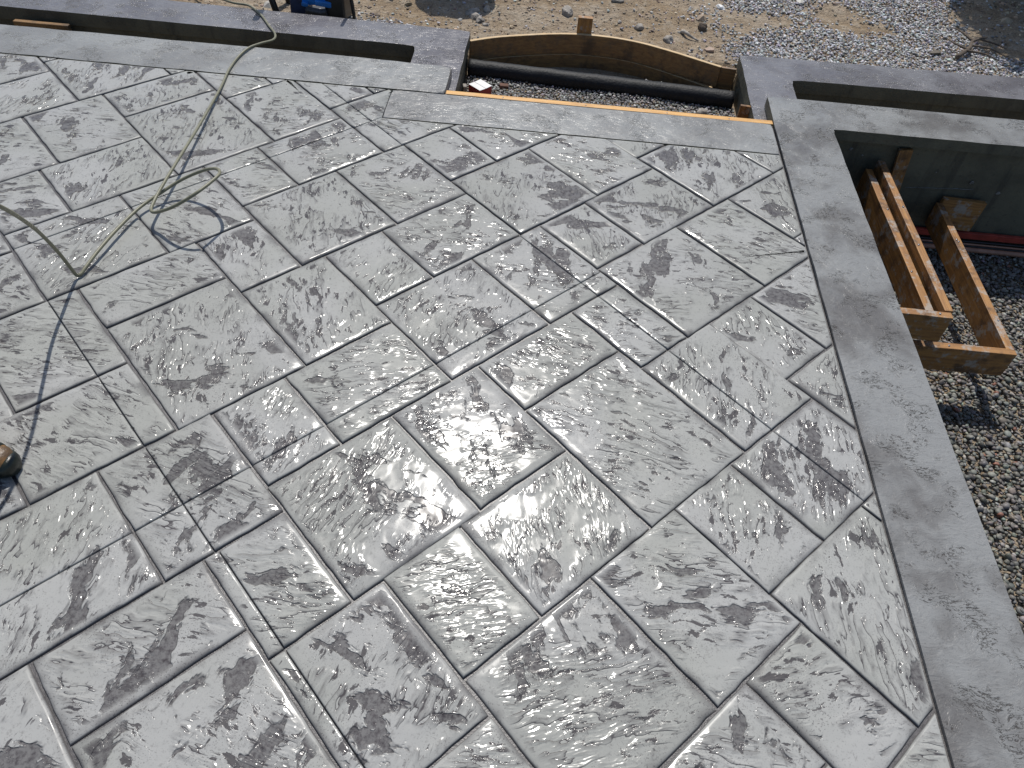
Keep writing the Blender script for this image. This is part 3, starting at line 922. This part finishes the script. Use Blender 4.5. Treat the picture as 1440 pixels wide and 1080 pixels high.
rock(-0.462, 4.955, 0.032, (1.3, 0.8, 0.7), 'pale sunlit rock at the lower edge of the round shadow', 8.0)
rock(-0.425, 4.905, 0.020, (1.3, 0.9, 0.7), 'smallest pale rock, just below the round shadow', 9.0)
rock(-0.44, 5.15, 0.034, (1.2, 0.8, 0.7), 'grey rock in the round shadow at the top edge of the picture', 10.0)
rock(0.418, 5.37, 0.036, (1.2, 0.9, 0.5), 'brown clod-like rock on the dirt at the top edge, middle of the picture', 11.0)
rock(0.43, 5.12, 0.018, (1.2, 0.9, 0.6), 'smallest tan rock on the dirt, near the middle', 12.0)
# dry root and dead branch
root_p = catmull([(0.83, 5.03, ground_z(0.83, 5.03) + 0.01), (0.85, 4.985, ground_z(0.85, 4.985) + 0.025), (0.885, 4.955, ground_z(0.885, 4.955) + 0.018), (0.93, 4.935, ground_z(0.93, 4.935) + 0.006)], 5)
tag(new_obj('dry_root', tube_mesh('dry_root', root_p, 0.011, 7, lambda t, a: 0.014 * (1 - 0.7 * t) * (1 + 0.4 * mnoise.noise(Vector((t * 7, a, 1))))), M['rock']),
    'pale twisted bit of dry root on the dirt above the curved form', 'root')
br = empty('dead_branch', (2.72, 5.12, ground_z(2.72, 5.12)))
def gz(u, v, h): return (u - 2.72, v - 5.12, ground_z(u, v) + h - ground_z(2.72, 5.12))
new_obj('stem', tube_mesh('stem', catmull([gz(2.58, 5.00, 0.03), gz(2.68, 5.10, 0.05), gz(2.74, 5.22, 0.05), gz(2.86, 5.30, 0.06)], 5), 0.012, 7, lambda t, a: 0.016 * (1 - 0.6 * t)), M['bark'], br)
for a, b, c in [((2.64, 5.06), (2.75, 5.02), (2.84, 4.98)), ((2.70, 5.14), (2.82, 5.13), (2.92, 5.09)), ((2.74, 5.22), (2.69, 5.34), (2.66, 5.44)), ((2.66, 5.08), (2.60, 5.16), (2.58, 5.25)), ((2.80, 5.27), (2.90, 5.24), (2.98, 5.22))]:
    new_obj('twig', tube_mesh('twig', catmull([gz(*a, 0.05), gz(*b, 0.05), gz(*c, 0.03)], 4), 0.006, 6, lambda t, a_: 0.008 * (1 - 0.7 * t)), M['bark'], br)
tag(br, 'dead grey branch lying at the edge of the tree shade, right of the gravel', 'branch')

# ------------------------------------------------------------------ step opening: form boards, stake, pipe, box
fb = empty('form_board', (0.33, 3.724, -0.16))
new_obj('board', box_mesh('board', (1.690, 0.036, 0.15), 0.0025, 2, 0.0012, 10), M['wood_new'], fb, (0, 0, 0.0815))
for du in (-0.55, -0.12, 0.3, 0.62):
    new_obj('nail', tube_mesh('nail', [(0, 0, 0), (0, 0, 0.0022)], 0.0035, 8), M['steel'], fb, (du, -0.004, 0.1562))
tag(fb, 'fresh orange pine form board along the front edge of the patio', 'board')

def strip(name, pts, z0, z1, th, mat, parent, loc, drop=None):
    v = []; f = []
    P = catmull([(p[0], p[1], 0) for p in pts], 5)
    for i, p in enumerate(P):
        t = (P[min(i + 1, len(P) - 1)] - P[max(i - 1, 0)]).normalized()
        nrm = Vector((-t.y, t.x, 0))
        d = drop(i / (len(P) - 1)) if drop else 0.0
        w = 0.0025 * mnoise.noise(Vector((p.x * 3, p.y * 3, 8)))
        for q, zz in ((p, z1 + w + d), (p + nrm * th, z1 + w + d), (p + nrm * th, z0 + d), (p, z0 + d)):
            v.append((q.x - loc[0], q.y - loc[1], zz - loc[2]))
    for i in range(len(P) - 1):
        for s in range(4):
            q = (s + 1) % 4
            f.append((i * 4 + s, (i + 1) * 4 + s, (i + 1) * 4 + q, i * 4 + q))
    f += [(0, 1, 2, 3), tuple(len(v) - 4 + k for k in (3, 2, 1, 0))]
    bm = bmesh.new(); me = pymesh(name, v, f); bm.from_mesh(me)
    bmesh.ops.recalc_face_normals(bm, faces=bm.faces)
    es = [e for e in bm.edges if len(e.link_faces) == 2 and e.calc_face_angle(0) > 0.9]
    bmesh.ops.bevel(bm, geom=es, offset=0.0018, segments=1, affect='EDGES')
    me = bm_mesh(bm, name)
    me.materials.append(mat); me.materials.append(M['wood_edge'])
    me.polygons.foreach_set('material_index', [1 if q.normal.z > 0.6 else 0 for q in me.polygons])  # top faces get paler wood: the sunlit edge is put into the colour
    return new_obj(name, me, None, parent)
LA = (0.27, 4.78, Z_STEP)
arc = empty('curved_form', LA)
AR = [(-0.481, 4.560)] + ARC[2:]
strip('upper_strip', AR, -0.242, -0.118, 0.021, M['wood_form'], arc, LA)
strip('lower_strip', [(a, b + 0.001) for a, b in AR], -0.362, -0.2455, 0.021, M['wood_form'], arc, LA, lambda t: -0.030 * max(0.0, t - 0.55) ** 1.0)
new_obj('splice_board', box_mesh('splice_board', (0.112, 0.02, 0.13), 0.002), M['wood_form'], arc, (1.063 - LA[0], 4.545 - LA[1], -0.19 - LA[2]), (0, 0, -0.10))
tag(arc, 'brown bent plywood form curving round the far side of the step opening', 'form')
stk = new_obj('wood_stake', box_mesh('wood_stake', (0.40, 0.090, 0.034), 0.0025, 2, 0.001, 4), M['wood_used'], None, (0.198, 4.826, -0.225), (0, math.radians(-90), math.radians(90)))
tag(stk, 'short square-topped wooden stake behind the middle of the curved form', 'stake')
wc = new_obj('wood_chip', box_mesh('wood_chip', (0.07, 0.035, 0.012), 0.002), M['wood_new'], None, (-0.02, 4.835, ground_z(-0.02, 4.835) + 0.012), (0.1, 0.2, 0.4))
tag(wc, 'pale chip of wood on the dirt just left of the stake', 'wood chip')

def wrink(t, a):
    return 0.054 + 0.0022 * mnoise.noise(Vector((t * 26, math.cos(a) * 1.5, math.sin(a) * 1.5))) + 0.0016 * mnoise.noise(Vector((t * 90 + a * 6, math.cos(a) * 3, math.sin(a) * 3)))
pp = [Vector((-0.478, 4.478, -0.244)).lerp(Vector((1.108, 4.388, -0.246)), i / 90) for i in range(91)]
pipe = new_obj('black_pipe', tube_mesh('black_pipe', pp, 0.054, 28, wrink), M['pipe'])
tag(pipe, 'long black plastic-sleeved pipe lying across the gravel below the curved form', 'pipe')

# red and white carton
cb = empty('carton', (-0.377, 4.137, Z_STEP + 0.004), (0.0, 0.0, math.radians(-42)))
new_obj('box_side', box_mesh('box_side', (0.096, 0.092, 0.098), 0.0015, 1), M['red'], cb, (0, 0, 0.049))
for x, y, w, d, r_ in [(0, 0.0235, 0.0965, 0.045, 0.05), (0, -0.0235, 0.0965, 0.045, -0.05)]:
    new_obj('flap', box_mesh('flap', (w, d, 0.0016), 0.0005, 1), M['white'], cb, (x, y, 0.1005), (r_, 0, 0))
for x, y, w, d in [(-0.0487, 0.010, 0.0012, 0.05), (0.012, -0.0467, 0.05, 0.0012)]:
    new_obj('side_print', box_mesh('side_print', (w, d, 0.05), 0.0, 0), M['white'] if False else M['navy'], cb, (x, y, 0.045))
tag(cb, 'small red cardboard carton with white top beside the left wall end', 'box')
for nm, loc, size, rot, mat, lab in [
    ('wood_stake', (-0.462, 4.09, -0.235), (0.17, 0.040, 0.020), (0, math.radians(-88), 0.2), M['rock'], 'grey weathered stub of a stake between the carton and the wall end'),
    ('wood_stake', (1.088, 3.99, -0.20), (0.26, 0.055, 0.022), (0.12, math.radians(-84), math.radians(78)), M['wood_used'], 'brown stake leaning on the right wall end beside the pipe'),
    ('wood_stake', (1.035, 3.93, -0.265), (0.10, 0.045, 0.022), (0, math.radians(-86), 0.4), M['rock'], 'grey stub of a stake at the right end of the fresh form board')]:
    tag(new_obj(nm, box_mesh(nm, size, 0.002, 1, 0.001, 3), mat, None, loc, rot), lab, 'stake')
bk = new_obj('brick_piece', box_mesh('brick_piece', (0.055, 0.032, 0.02), 0.004, 2, 0.004, 2), M['brick'], None, (-0.252, 4.325, Z_STEP + 0.014), (0.1, 0.1, 0.2))
tag(bk, 'broken piece of reddish brick on the gravel in front of the pipe', 'brick')
rk = bmesh.new(); bmesh.ops.create_icosphere(rk, subdivisions=3, radius=0.034)
for q in rk.verts: q.co *= 1 + 0.25 * mnoise.noise(q.co * 40)
o = new_obj('rock', bm_mesh(rk, 'rock', True), M['rock'], None, (0.915, 4.20, Z_STEP + 0.020))
tag(o, 'round grey cobble on the gravel under the right part of the black pipe', 'rock')

# ------------------------------------------------------------------ pit: form frames, braces, strips along the wall foot
def frame(name, label, boards, nails):
    c = boards[0][0]
    e = empty(name, (c[0], c[1], Z_PIT))
    for loc, size, rot in boards:
        new_obj('board', box_mesh('board', size, 0.0025, 2, 0.0012, 8), M['wood_used'], e, (loc[0] - c[0], loc[1] - c[1], loc[2] - Z_PIT), rot)
    for x, y, z in nails:
        new_obj('nail', tube_mesh('nail', [(0, 0, -0.01), (0, 0, 0.0025)], 0.005, 8), M['steel'], e, (x - c[0], y - c[1], z - Z_PIT))
    tag(e, label, 'form')
RZ = math.radians(90)
H6 = 0.14
frame('lumber_form', 'left lumber form frame in the pit, two close parallel boards and a short end board',
      [((1.748, 3.125, -0.195 - H6 / 2), (1.13, 0.037, H6), (0, 0, RZ + 0.012)),
       ((1.800, 3.130, -0.152 - H6 / 2), (1.16, 0.037, H6), (0, 0, RZ + 0.010)),
       ((1.640, 2.527, -0.153 - H6 / 2), (0.345, 0.037, H6), (0, 0, -0.02))],
      [(1.752, 3.33, -0.194), (1.743, 2.85, -0.194), (1.797, 3.0, -0.151), (1.803, 3.3, -0.151), (1.76, 2.527, -0.152)])
frame('lumber_form', 'right lumber form frame in the pit, a single long board and a long end board',
      [((2.183, 3.118, -0.350 - H6 / 2), (1.12, 0.037, H6), (0, 0, RZ - 0.006)),
       ((1.83, 2.548, -0.351 - H6 / 2), (0.74, 0.037, H6), (0, 0, 0.0))],
      [(2.178, 3.35, -0.349), (2.184, 3.335, -0.349), (2.188, 2.75, -0.349), (1.9, 2.548, -0.35)])
st2 = new_obj('wood_stake', box_mesh('wood_stake', (0.36, 0.022, 0.068), 0.002, 2, 0.001, 3), M['wood_used'], None, (1.917, 3.712, -0.255), (0, math.radians(-98), 0))
tag(st2, 'tilted wooden stake standing against the pit wall behind the left frame', 'stake')
bl = new_obj('brace_board', box_mesh('brace_board', (0.235, 0.030, 0.185), 0.0025, 2, 0.001, 3), M['wood_used'], None, (2.322, 3.700, -0.426), (0, 0.03, 0.0))
tag(bl, 'wide wooden brace board against the pit wall at the far end of the right frame', 'board')
rs_ = empty('edge_strip', (2.9, 3.72, Z_PIT))
new_obj('red_edge', box_mesh('red_edge', (3.3, 0.020, 0.040), 0.002, 1), M['rustred'], rs_, (0.1, -0.002, 0.080))
tag(rs_, 'red strip along the foot of the pit wall above the tan conduit', 'trim')
for k, (dy, dz, r_, mt, lab) in enumerate([(3.702, -0.6015, 0.0065, 'blackp', 'thin dark cable just under the red strip in the pit'),
                                           (3.692, -0.6130, 0.0055, 'copper', 'thin tan cable between two dark cables at the pit wall'),
                                           (3.684, -0.6210, 0.0060, 'blackp', 'thin dark cable just above the thick tan conduit'),
                                           (3.668, -0.6330, 0.0150, 'copper', 'thick tan conduit on the gravel at the foot of the pit wall')]):
    pts = [(1.47 + i * 0.3, dy + 0.002 * math.sin(i * 1.7 + k), dz + 0.001 * math.sin(i * 2.3 + k)) for i in range(11)]
    o = new_obj('conduit' if k == 3 else 'cable', tube_mesh('cable', catmull(pts, 3), r_, 10), M[mt])
    tag(o, lab, 'conduit' if k == 3 else 'cable')
# board lying in the left planter slot
pb = new_obj('plank', box_mesh('plank', (0.32, 0.03, 0.10), 0.002, 1, 0.001, 3), M['wood_form'], None, (-2.945, 4.285, -0.162), (0, 0, 0.0))
tag(pb, 'brown plank set in the dark planter slot at the far left', 'plank')

# ------------------------------------------------------------------ hose
HP = [(-2.25, 4.86, -0.13), (-2.08, 4.74, -0.075), (-1.925, 4.637, -0.0535), (-1.825, 4.619, -0.0535), (-1.727, 4.52, -0.0535), (-1.637, 4.385, -0.0535), (-1.568, 4.275, -0.048), (-1.54, 4.151, -0.022), (-1.576, 4.057, -0.002), (-1.614, 3.97, 0.0095), (-1.638, 3.864, 0.0085), (-1.641, 3.721, 0.0085), (-1.624, 3.556, 0.01), (-1.607, 3.384, 0.02), (-1.58, 3.074, 0.04), (-1.559, 2.811, 0.06), (-1.549, 2.607, 0.065), (-1.542, 2.488, 0.062), (-1.529, 2.441, 0.063), (-1.493, 2.425, 0.075), (-1.403, 2.4, 0.13), (-1.316, 2.427, 0.18), (-1.276, 2.518, 0.185), (-1.27, 2.574, 0.182), (-1.311, 2.631, 0.16), (-1.386, 2.665, 0.12), (-1.485, 2.657, 0.07), (-1.559, 2.591, 0.04), (-1.613, 2.495, 0.028), (-1.64, 2.351, 0.03), (-1.655, 2.223, 0.03), (-1.668, 2.131, 0.02), (-1.675, 2.094, 0.012), (-1.685, 2.082, 0.014), (-1.686, 2.072, 0.05), (-1.668, 2.026, 0.17), (-1.638, 1.949, 0.32), (-1.584, 1.842, 0.46), (-1.526, 1.721, 0.6), (-1.50, 1.60, 0.74), (-1.53, 1.50, 0.86), (-1.60, 1.44, 0.93)]
hose = new_obj('spray_hose', tube_mesh('spray_hose', catmull(HP, 6), 0.0066, 10), M['hose'])
tag(hose, 'thin olive-grey hose looping across the patio and over the left wall', 'hose')

# ------------------------------------------------------------------ pump sprayer behind the left wall
ZG = Z_DIRT - 0.005
pu = empty('pressure_washer', (-1.50, 4.85, ZG))
def pl(u, v, z): return (u + 1.50, v - 4.85, z - ZG)
def part(name, loc, size, mat, rot=(0, 0, 0), bev=0.012):
    return new_obj(name, box_mesh(name, size, bev, 3), mat, pu, pl(*loc), rot)
part('pump_body', (-1.555, 4.79, -0.05), (0.105, 0.17, 0.19), M['navy'], (0, 0.06, 0.06), 0.018)
part('engine_case', (-1.325, 4.79, -0.065), (0.125, 0.18, 0.17), M['blackp'], (0, 0, -0.05), 0.022)
part('top_cover', (-1.45, 4.75, -0.012), (0.16, 0.10, 0.075), M['blue'], (0.25, -0.10, 0.03), 0.018)
part('cover_lip', (-1.395, 4.715, -0.035), (0.10, 0.05, 0.035), M['blue'], (0.2, 0.10, 0.05), 0.010)
part('side_panel', (-1.455, 4.685, -0.085), (0.095, 0.035, 0.045), M['greyp'], (0.45, 0.14, 0.05), 0.010)
part('side_panel', (-1.405, 4.690, -0.090), (0.06, 0.035, 0.04), M['greyp'], (0.40, -0.2, 0.1), 0.010)
part('knob', (-1.505, 4.70, -0.045), (0.04, 0.035, 0.028), M['blue'], (0.2, 0.3, 0.1), 0.008)
part('base_plate', (-1.45, 4.83, ZG + 0.012), (0.36, 0.16, 0.016), M['blackp'], (0, 0, 0), 0.006)
for s, path in enumerate([[(-1.76, 4.73, 0.34), (-1.75, 4.73, 0.1), (-1.715, 4.72, -0.05), (-1.685, 4.71, ZG)], [(-1.76, 4.95, 0.34), (-1.75, 4.95, 0.1), (-1.715, 4.95, -0.05), (-1.685, 4.95, ZG)],
                          [(-1.255, 4.75, 0.34), (-1.235, 4.74, 0.05), (-1.222, 4.73, -0.06), (-1.216, 4.725, ZG)]]):
    new_obj('leg', tube_mesh('leg', catmull([pl(*q) for q in path], 5), 0.020 if s < 2 else 0.011, 10), M['blackp'], pu)
new_obj('handle', tube_mesh('handle', catmull([pl(-1.76, 4.73, 0.33), pl(-1.765, 4.78, 0.38), pl(-1.765, 4.90, 0.38), pl(-1.76, 4.95, 0.33)], 5), 0.015, 10), M['blackp'], pu)
new_obj('axle_strut', tube_mesh('axle_strut', [pl(-1.70, 4.72, -0.02), pl(-1.60, 4.74, 0.0)], 0.015, 8), M['blackp'], pu)
part('foot_pad', (-1.218, 4.725, ZG + 0.008), (0.05, 0.035, 0.014), M['blackp'], (0, 0, 0), 0.004)
part('foot_pad', (-1.685, 4.715, ZG + 0.010), (0.06, 0.04, 0.018), M['blackp'], (0, 0, 0), 0.004)
tag(pu, 'blue and black pressure washer standing on the dirt behind the left wall', 'pressure washer')

# ------------------------------------------------------------------ barrel added outside the frame to throw the round shadow
dr = empty('shadow_drum', (-0.70, 5.80, ground_z(-0.70, 5.80)))
v = []; f = []
prof = [(0.0, 0.0), (0.24, 0.0), (0.26, 0.02), (0.262, 0.28), (0.272, 0.295), (0.262, 0.31), (0.262, 0.58), (0.272, 0.595), (0.262, 0.61), (0.26, 0.84), (0.266, 0.86), (0.255, 0.87), (0.24, 0.855), (0.0, 0.855)]
for r_, z_ in prof:
    for s in range(40):
        a = 2 * math.pi * s / 40
        v.append((max(r_, 0.001) * math.cos(a), max(r_, 0.001) * math.sin(a), z_))
for i in range(len(prof) - 1):
    for s in range(40):
        q = (s + 1) % 40
        f.append((i * 40 + s, i * 40 + q, (i + 1) * 40 + q, (i + 1) * 40 + s))
new_obj('barrel', pymesh('barrel', v, f, True), M['blue'], dr)
for a in (0.7, 3.9):
    new_obj('bung', tube_mesh('bung', [(0, 0, 0), (0, 0, 0.012)], 0.03, 16), M['blackp'], dr, (0.17 * math.cos(a), 0.17 * math.sin(a), 0.854))
tag(dr, 'blue plastic barrel added unseen beyond the top edge to throw the round shadow', 'shadow_drum')

# ------------------------------------------------------------------ shrub that shades the dirt at the top right
leafm = NT('leaf_green')
leafm.out(leafm.mix(leafm.n('ObjectInfo').outputs['Random'], (0.045, 0.085, 0.022), (0.06, 0.10, 0.03)), 0.6, None)
M['leaf'] = leafm.m
def shrub(u, v, rad, h, nleaf, label, seed):
    r = np.random.RandomState(seed)
    e = empty('shrub', (u, v, ground_z(u, v)))
    clumps = []
    for k in range(34):
        a = r.uniform(0, 2 * np.pi); q = rad * math.sqrt(r.rand())
        zz = h * (0.10 + 0.86 * r.rand() * (1 - 0.45 * (q / rad) ** 2))
        clumps.append((q * math.cos(a), q * math.sin(a), zz, r.uniform(0.14, 0.30)))
    V = []; F = []
    for i in range(nleaf):
        c = clumps[r.randint(len(clumps))]
        d = r.normal(size=3); d /= np.linalg.norm(d)
        p = np.array(c[:3]) + d * c[3] * r.rand() ** 0.4
        p[2] = max(p[2], 0.03)
        t = r.normal(size=3); t /= np.linalg.norm(t)
        b = np.cross(t, r.normal(size=3)); b /= np.linalg.norm(b)
        L = r.uniform(0.035, 0.07); w = L * 0.38
        k = len(V)
        V += [p - t * L, p + b * w + np.cross(t, b) * 0.006, p + t * L, p - b * w + np.cross(t, b) * 0.006]
        F.append((k, k + 1, k + 2, k + 3))
    new_obj('crown', pymesh('crown', V, F), M['leaf'], e)
    for k in range(9):
        c = clumps[k]
        new_obj('stem', tube_mesh('stem', catmull([(c[0] * 0.08, c[1] * 0.08, -0.03), (c[0] * 0.4, c[1] * 0.4, c[2] * 0.55), (c[0], c[1], c[2])], 4), 0.012, 7, lambda t, a: 0.018 * (1 - 0.75 * t)), M['bark'], e)
    tag(e, label, 'shrub')
shrub(3.85, 6.35, 0.50, 0.55, 3500, 'low dark green shrub at the top right corner beyond the gravel', 5)
# tree standing beyond the top right corner: its crown throws the shade there
def tree(u, v, label, seed):
    r = np.random.RandomState(seed)
    zb = ground_z(u, v)
    e = empty('tree', (u, v, zb))
    trunk = [(0, 0, -0.05), (0.02, 0.0, 0.5), (-0.03, 0.03, 1.0), (0.0, 0.0, 1.9)]
    new_obj('trunk', tube_mesh('trunk', catmull(trunk, 5), 0.07, 12, lambda t, a: 0.085 * (1 - 0.7 * t) * (1 + 0.15 * mnoise.noise(Vector((t * 5, math.cos(a), math.sin(a)))))), M['bark'], e)
    cl = []
    for k in range(46):
        d = r.normal(size=3); d /= np.linalg.norm(d)
        q_ = d * r.rand() ** 0.33
        c = np.array([-0.15 + q_[0] * 0.92, q_[1] * 0.92, 1.62 + q_[2] * 0.62])
        cl.append((c, r.uniform(0.16, 0.30)))
    for c, _ in cl[:14]:
        new_obj('limb', tube_mesh('limb', catmull([(0, 0, 0.75 + 0.5 * r.rand()), tuple(c * 0.5 + np.array([0, 0, 0.55])), tuple(c)], 4), 0.02, 7, lambda t, a: 0.026 * (1 - 0.8 * t)), M['bark'], e)
    V = []; F = []
    for i in range(15000):
        c, rr = cl[r.randint(len(cl))]
        d = r.normal(size=3); d /= np.linalg.norm(d)
        p = c + d * rr * r.rand() ** 0.4
        t = r.normal(size=3); t /= np.linalg.norm(t)
        b = np.cross(t, r.normal(size=3)); b /= np.linalg.norm(b)
        L = r.uniform(0.035, 0.065); w = L * 0.42; nn = np.cross(t, b) * 0.006
        k = len(V)
        V += [p - t * L, p + b * w + nn, p + t * L, p - b * w + nn]
        F.append((k, k + 1, k + 2, k + 3))
    new_obj('crown', pymesh('crown', V, F), M['leaf'], e)
    tag(e, label, 'tree')
tree(3.80, 6.80, 'small leafy tree beyond the top right corner that shades the dirt', 8)

# ------------------------------------------------------------------ person at the left edge, only a boot toe in frame
def skin_body(name, nodes, edges, root, mat, parent, sub=2):
    me = bpy.data.meshes.new(name)
    me.from_pydata([n_[0] for n_ in nodes], edges, [])
    o = new_obj(name, me, mat, parent)
    sk = o.modifiers.new('skin', 'SKIN')
    sk.use_smooth_shade = True
    for i, n_ in enumerate(nodes):
        d = me.skin_vertices[0].data[i]
        r_ = n_[1]
        d.radius = r_ if isinstance(r_, tuple) else (r_, r_)
        d.use_root = (i == root)
    s = o.modifiers.new('subdivision', 'SUBSURF'); s.levels = sub; s.render_levels = sub
    return o
PX, PY = -1.72, 1.33
per = empty('person', (PX, PY, 0))
M['skinm'] = mat_plain('skin', (0.42, 0.24, 0.17), 0.5, 0.1)
M['denim'] = mat_plain('denim', (0.045, 0.065, 0.12), 0.85, 0.35, 30.0, 0.001)
M['shirt'] = mat_plain('grey_shirt', (0.22, 0.23, 0.24), 0.9, 0.2, 25.0, 0.001)
M['hair'] = mat_plain('brown_hair', (0.05, 0.03, 0.02), 0.6, 0.3, 80.0, 0.002)
M['boot_leather'] = mat_plain('brown_boot_leather', (0.20, 0.105, 0.035), 0.38, 0.5, 28.0, 0.0012, 0.0, (0.085, 0.05, 0.022))
M['boot_rubber'] = mat_plain('dark_green_rubber', (0.012, 0.018, 0.013), 0.3, 0.4, 40.0, 0.0006)
# local frame: +X is where the person faces (picture right), +Y away from the camera
nodes = [((-0.02, 0, 0.98), (0.13, 0.16)), ((-0.01, 0, 1.14), (0.12, 0.145)), ((0, 0, 1.32), (0.125, 0.17)), ((-0.01, 0, 1.45), (0.085, 0.11)), ((0, 0, 1.52), 0.055), ((0.02, 0, 1.58), 0.062), ((0.025, 0, 1.66), (0.092, 0.078)), ((0.02, 0, 1.745), (0.075, 0.065)),
         ((-0.03, -0.10, 0.90), 0.095), ((0.165, -0.085, 0.50), 0.060), ((0.150, -0.085, 0.10), 0.045), ((-0.03, 0.10, 0.90), 0.095), ((-0.20, 0.125, 0.50), 0.060), ((-0.30, 0.13, 0.10), 0.043),
         ((-0.01, -0.20, 1.42), 0.056), ((0.00, -0.26, 1.16), 0.044), ((0.12, -0.05, 0.99), 0.034), ((0.15, 0.03, 0.955), 0.028),
         ((-0.01, 0.20, 1.42), 0.056), ((0.00, 0.27, 1.16), 0.044), ((0.12, 0.20, 0.99), 0.034), ((0.15, 0.16, 0.955), 0.028)]
edges = [(0, 1), (1, 2), (2, 3), (3, 4), (4, 5), (5, 6), (6, 7), (0, 8), (8, 9), (9, 10), (0, 11), (11, 12), (12, 13), (3, 14), (14, 15), (15, 16), (16, 17), (3, 18), (18, 19), (19, 20), (20, 21)]
# the near foot is the one in the picture: shift the whole figure so that its boot matches
body = skin_body('body', nodes, edges, 0, M['skinm'], per)
def fatter(idx, k):
    return [(nodes[i][0], tuple(x * k for x in nodes[i][1]) if isinstance(nodes[i][1], tuple) else nodes[i][1] * k) for i in idx]
tn = fatter([0, 8, 9, 10, 11, 12, 13], 1.22)
tn[3] = ((0.160, -0.085, 0.13), 0.078); tn[2] = ((0.165, -0.085, 0.50), 0.074); tn[6] = (tn[6][0], 0.07)
skin_body('trousers', tn, [(0, 1), (1, 2), (2, 3), (0, 4), (4, 5), (5, 6)], 0, M['denim'], per)
skin_body('shirt', fatter([0, 1, 2, 3, 14, 15, 18, 19], 1.16), [(0, 1), (1, 2), (2, 3), (3, 4), (4, 5), (3, 6), (6, 7)], 0, M['shirt'], per)
bm = bmesh.new(); bmesh.ops.create_uvsphere(bm, u_segments=20, v_segments=12, radius=1.0)
for q in bm.verts:
    q.co = Vector((q.co.x * 0.108, q.co.y * 0.088, q.co.z * 0.10))
    if q.co.z < -0.01: q.co.z = -0.01; q.co *= 0.98
new_obj('hair', bm_mesh(bm, 'hair', True), M['hair'], per, (0.008, 0, 1.69))
bm = bmesh.new(); bmesh.ops.create_cone(bm, segments=8, radius1=0.016, radius2=0.004, depth=0.045, cap_ends=True)
new_obj('nose', bm_mesh(bm, 'nose', True), M['skinm'], per, (0.118, 0, 1.645), (0, math.radians(20), 0))
for s in (-1, 1):
    bm = bmesh.new(); bmesh.ops.create_uvsphere(bm, u_segments=10, v_segments=8, radius=0.010)
    new_obj('eye', bm_mesh(bm, 'eye', True), M['blackp'], per, (0.106, s * 0.03, 1.675))
    bm = bmesh.new(); bmesh.ops.create_uvsphere(bm, u_segments=10, v_segments=8, radius=1)
    for q in bm.verts: q.co = Vector((q.co.x * 0.018, q.co.y * 0.008, q.co.z * 0.03))
    new_obj('ear', bm_mesh(bm, 'ear', True), M['skinm'], per, (0.015, s * 0.083, 1.655))
for (hx, hy, hz) in [(0.155, 0.045, 0.95), (0.155, 0.15, 0.95)]:      # hands closed round the hose
    for k in range(5):
        y0 = hy + (k - 2) * 0.017
        L = [0.05, 0.07, 0.075, 0.07, 0.055][k]
        new_obj('finger', tube_mesh('finger', catmull([(hx, y0, hz + 0.01), (hx + 0.025, y0, hz + 0.022), (hx + 0.045, y0, hz), (hx + 0.035, y0, hz - 0.022), (hx + 0.012, y0, hz - 0.024)], 4)[:int(20 * L / 0.075)], 0.0085, 8), M['skinm'], per)
def boot(loc, rot):
    e = new_obj('boot', loft([(-0.125, 0.028, 0.05, 0.11), (-0.11, 0.042, 0.03, 0.14), (-0.07, 0.046, 0.028, 0.20), (-0.02, 0.045, 0.028, 0.20), (0.03, 0.046, 0.028, 0.135), (0.08, 0.050, 0.028, 0.098), (0.125, 0.050, 0.028, 0.083), (0.155, 0.044, 0.028, 0.074), (0.172, 0.033, 0.030, 0.064), (0.181, 0.018, 0.034, 0.052)]), M['boot_leather'], per, loc, rot)
    s = new_obj('boot_sole', loft([(-0.13, 0.030, 0.0, 0.05), (-0.115, 0.045, 0.0, 0.052), (-0.07, 0.049, 0.0, 0.048), (0.0, 0.047, 0.004, 0.045), (0.06, 0.052, 0.0, 0.045), (0.12, 0.054, 0.0, 0.047), (0.155, 0.050, 0.001, 0.058), (0.178, 0.039, 0.002, 0.062), (0.192, 0.024, 0.004, 0.056)], 2.4), M['boot_rubber'], e)
    new_obj('toe_strap', loft([(0.118, 0.0508, 0.03, 0.0865), (0.128, 0.0505, 0.03, 0.0850), (0.138, 0.0485, 0.03, 0.0820)]), M['boot_rubber'], e)
def loft(sec, p=2.2):
    v = []; f = []
    N = 22
    for x, w, z0, z1 in sec:
        c = (z0 + z1) / 2; hh = (z1 - z0) / 2
        for s in range(N):
            a = 2 * math.pi * s / N
            ca, sa = math.cos(a), math.sin(a)
            v.append((x, w * math.copysign(abs(ca) ** (2 / p), ca), c + hh * math.copysign(abs(sa) ** (2 / p), sa)))
    for i in range(len(sec) - 1):
        for s in range(N):
            q = (s + 1) % N
            f.append((i * N + s, i * N + q, (i + 1) * N + q, (i + 1) * N + s))
    f.append(tuple(range(N - 1, -1, -1)))
    f.append(tuple(range((len(sec) - 1) * N, len(sec) * N)))
    return pymesh('boot', v, f, True)
boot((0.060, -0.085, 0.0), (0, 0, math.radians(-8)))
boot((-0.25, 0.13, 0.0), (0, 0, math.radians(8)))
tag(per, 'person in blue jeans and brown work boots at the left edge, holding the hose', 'person')
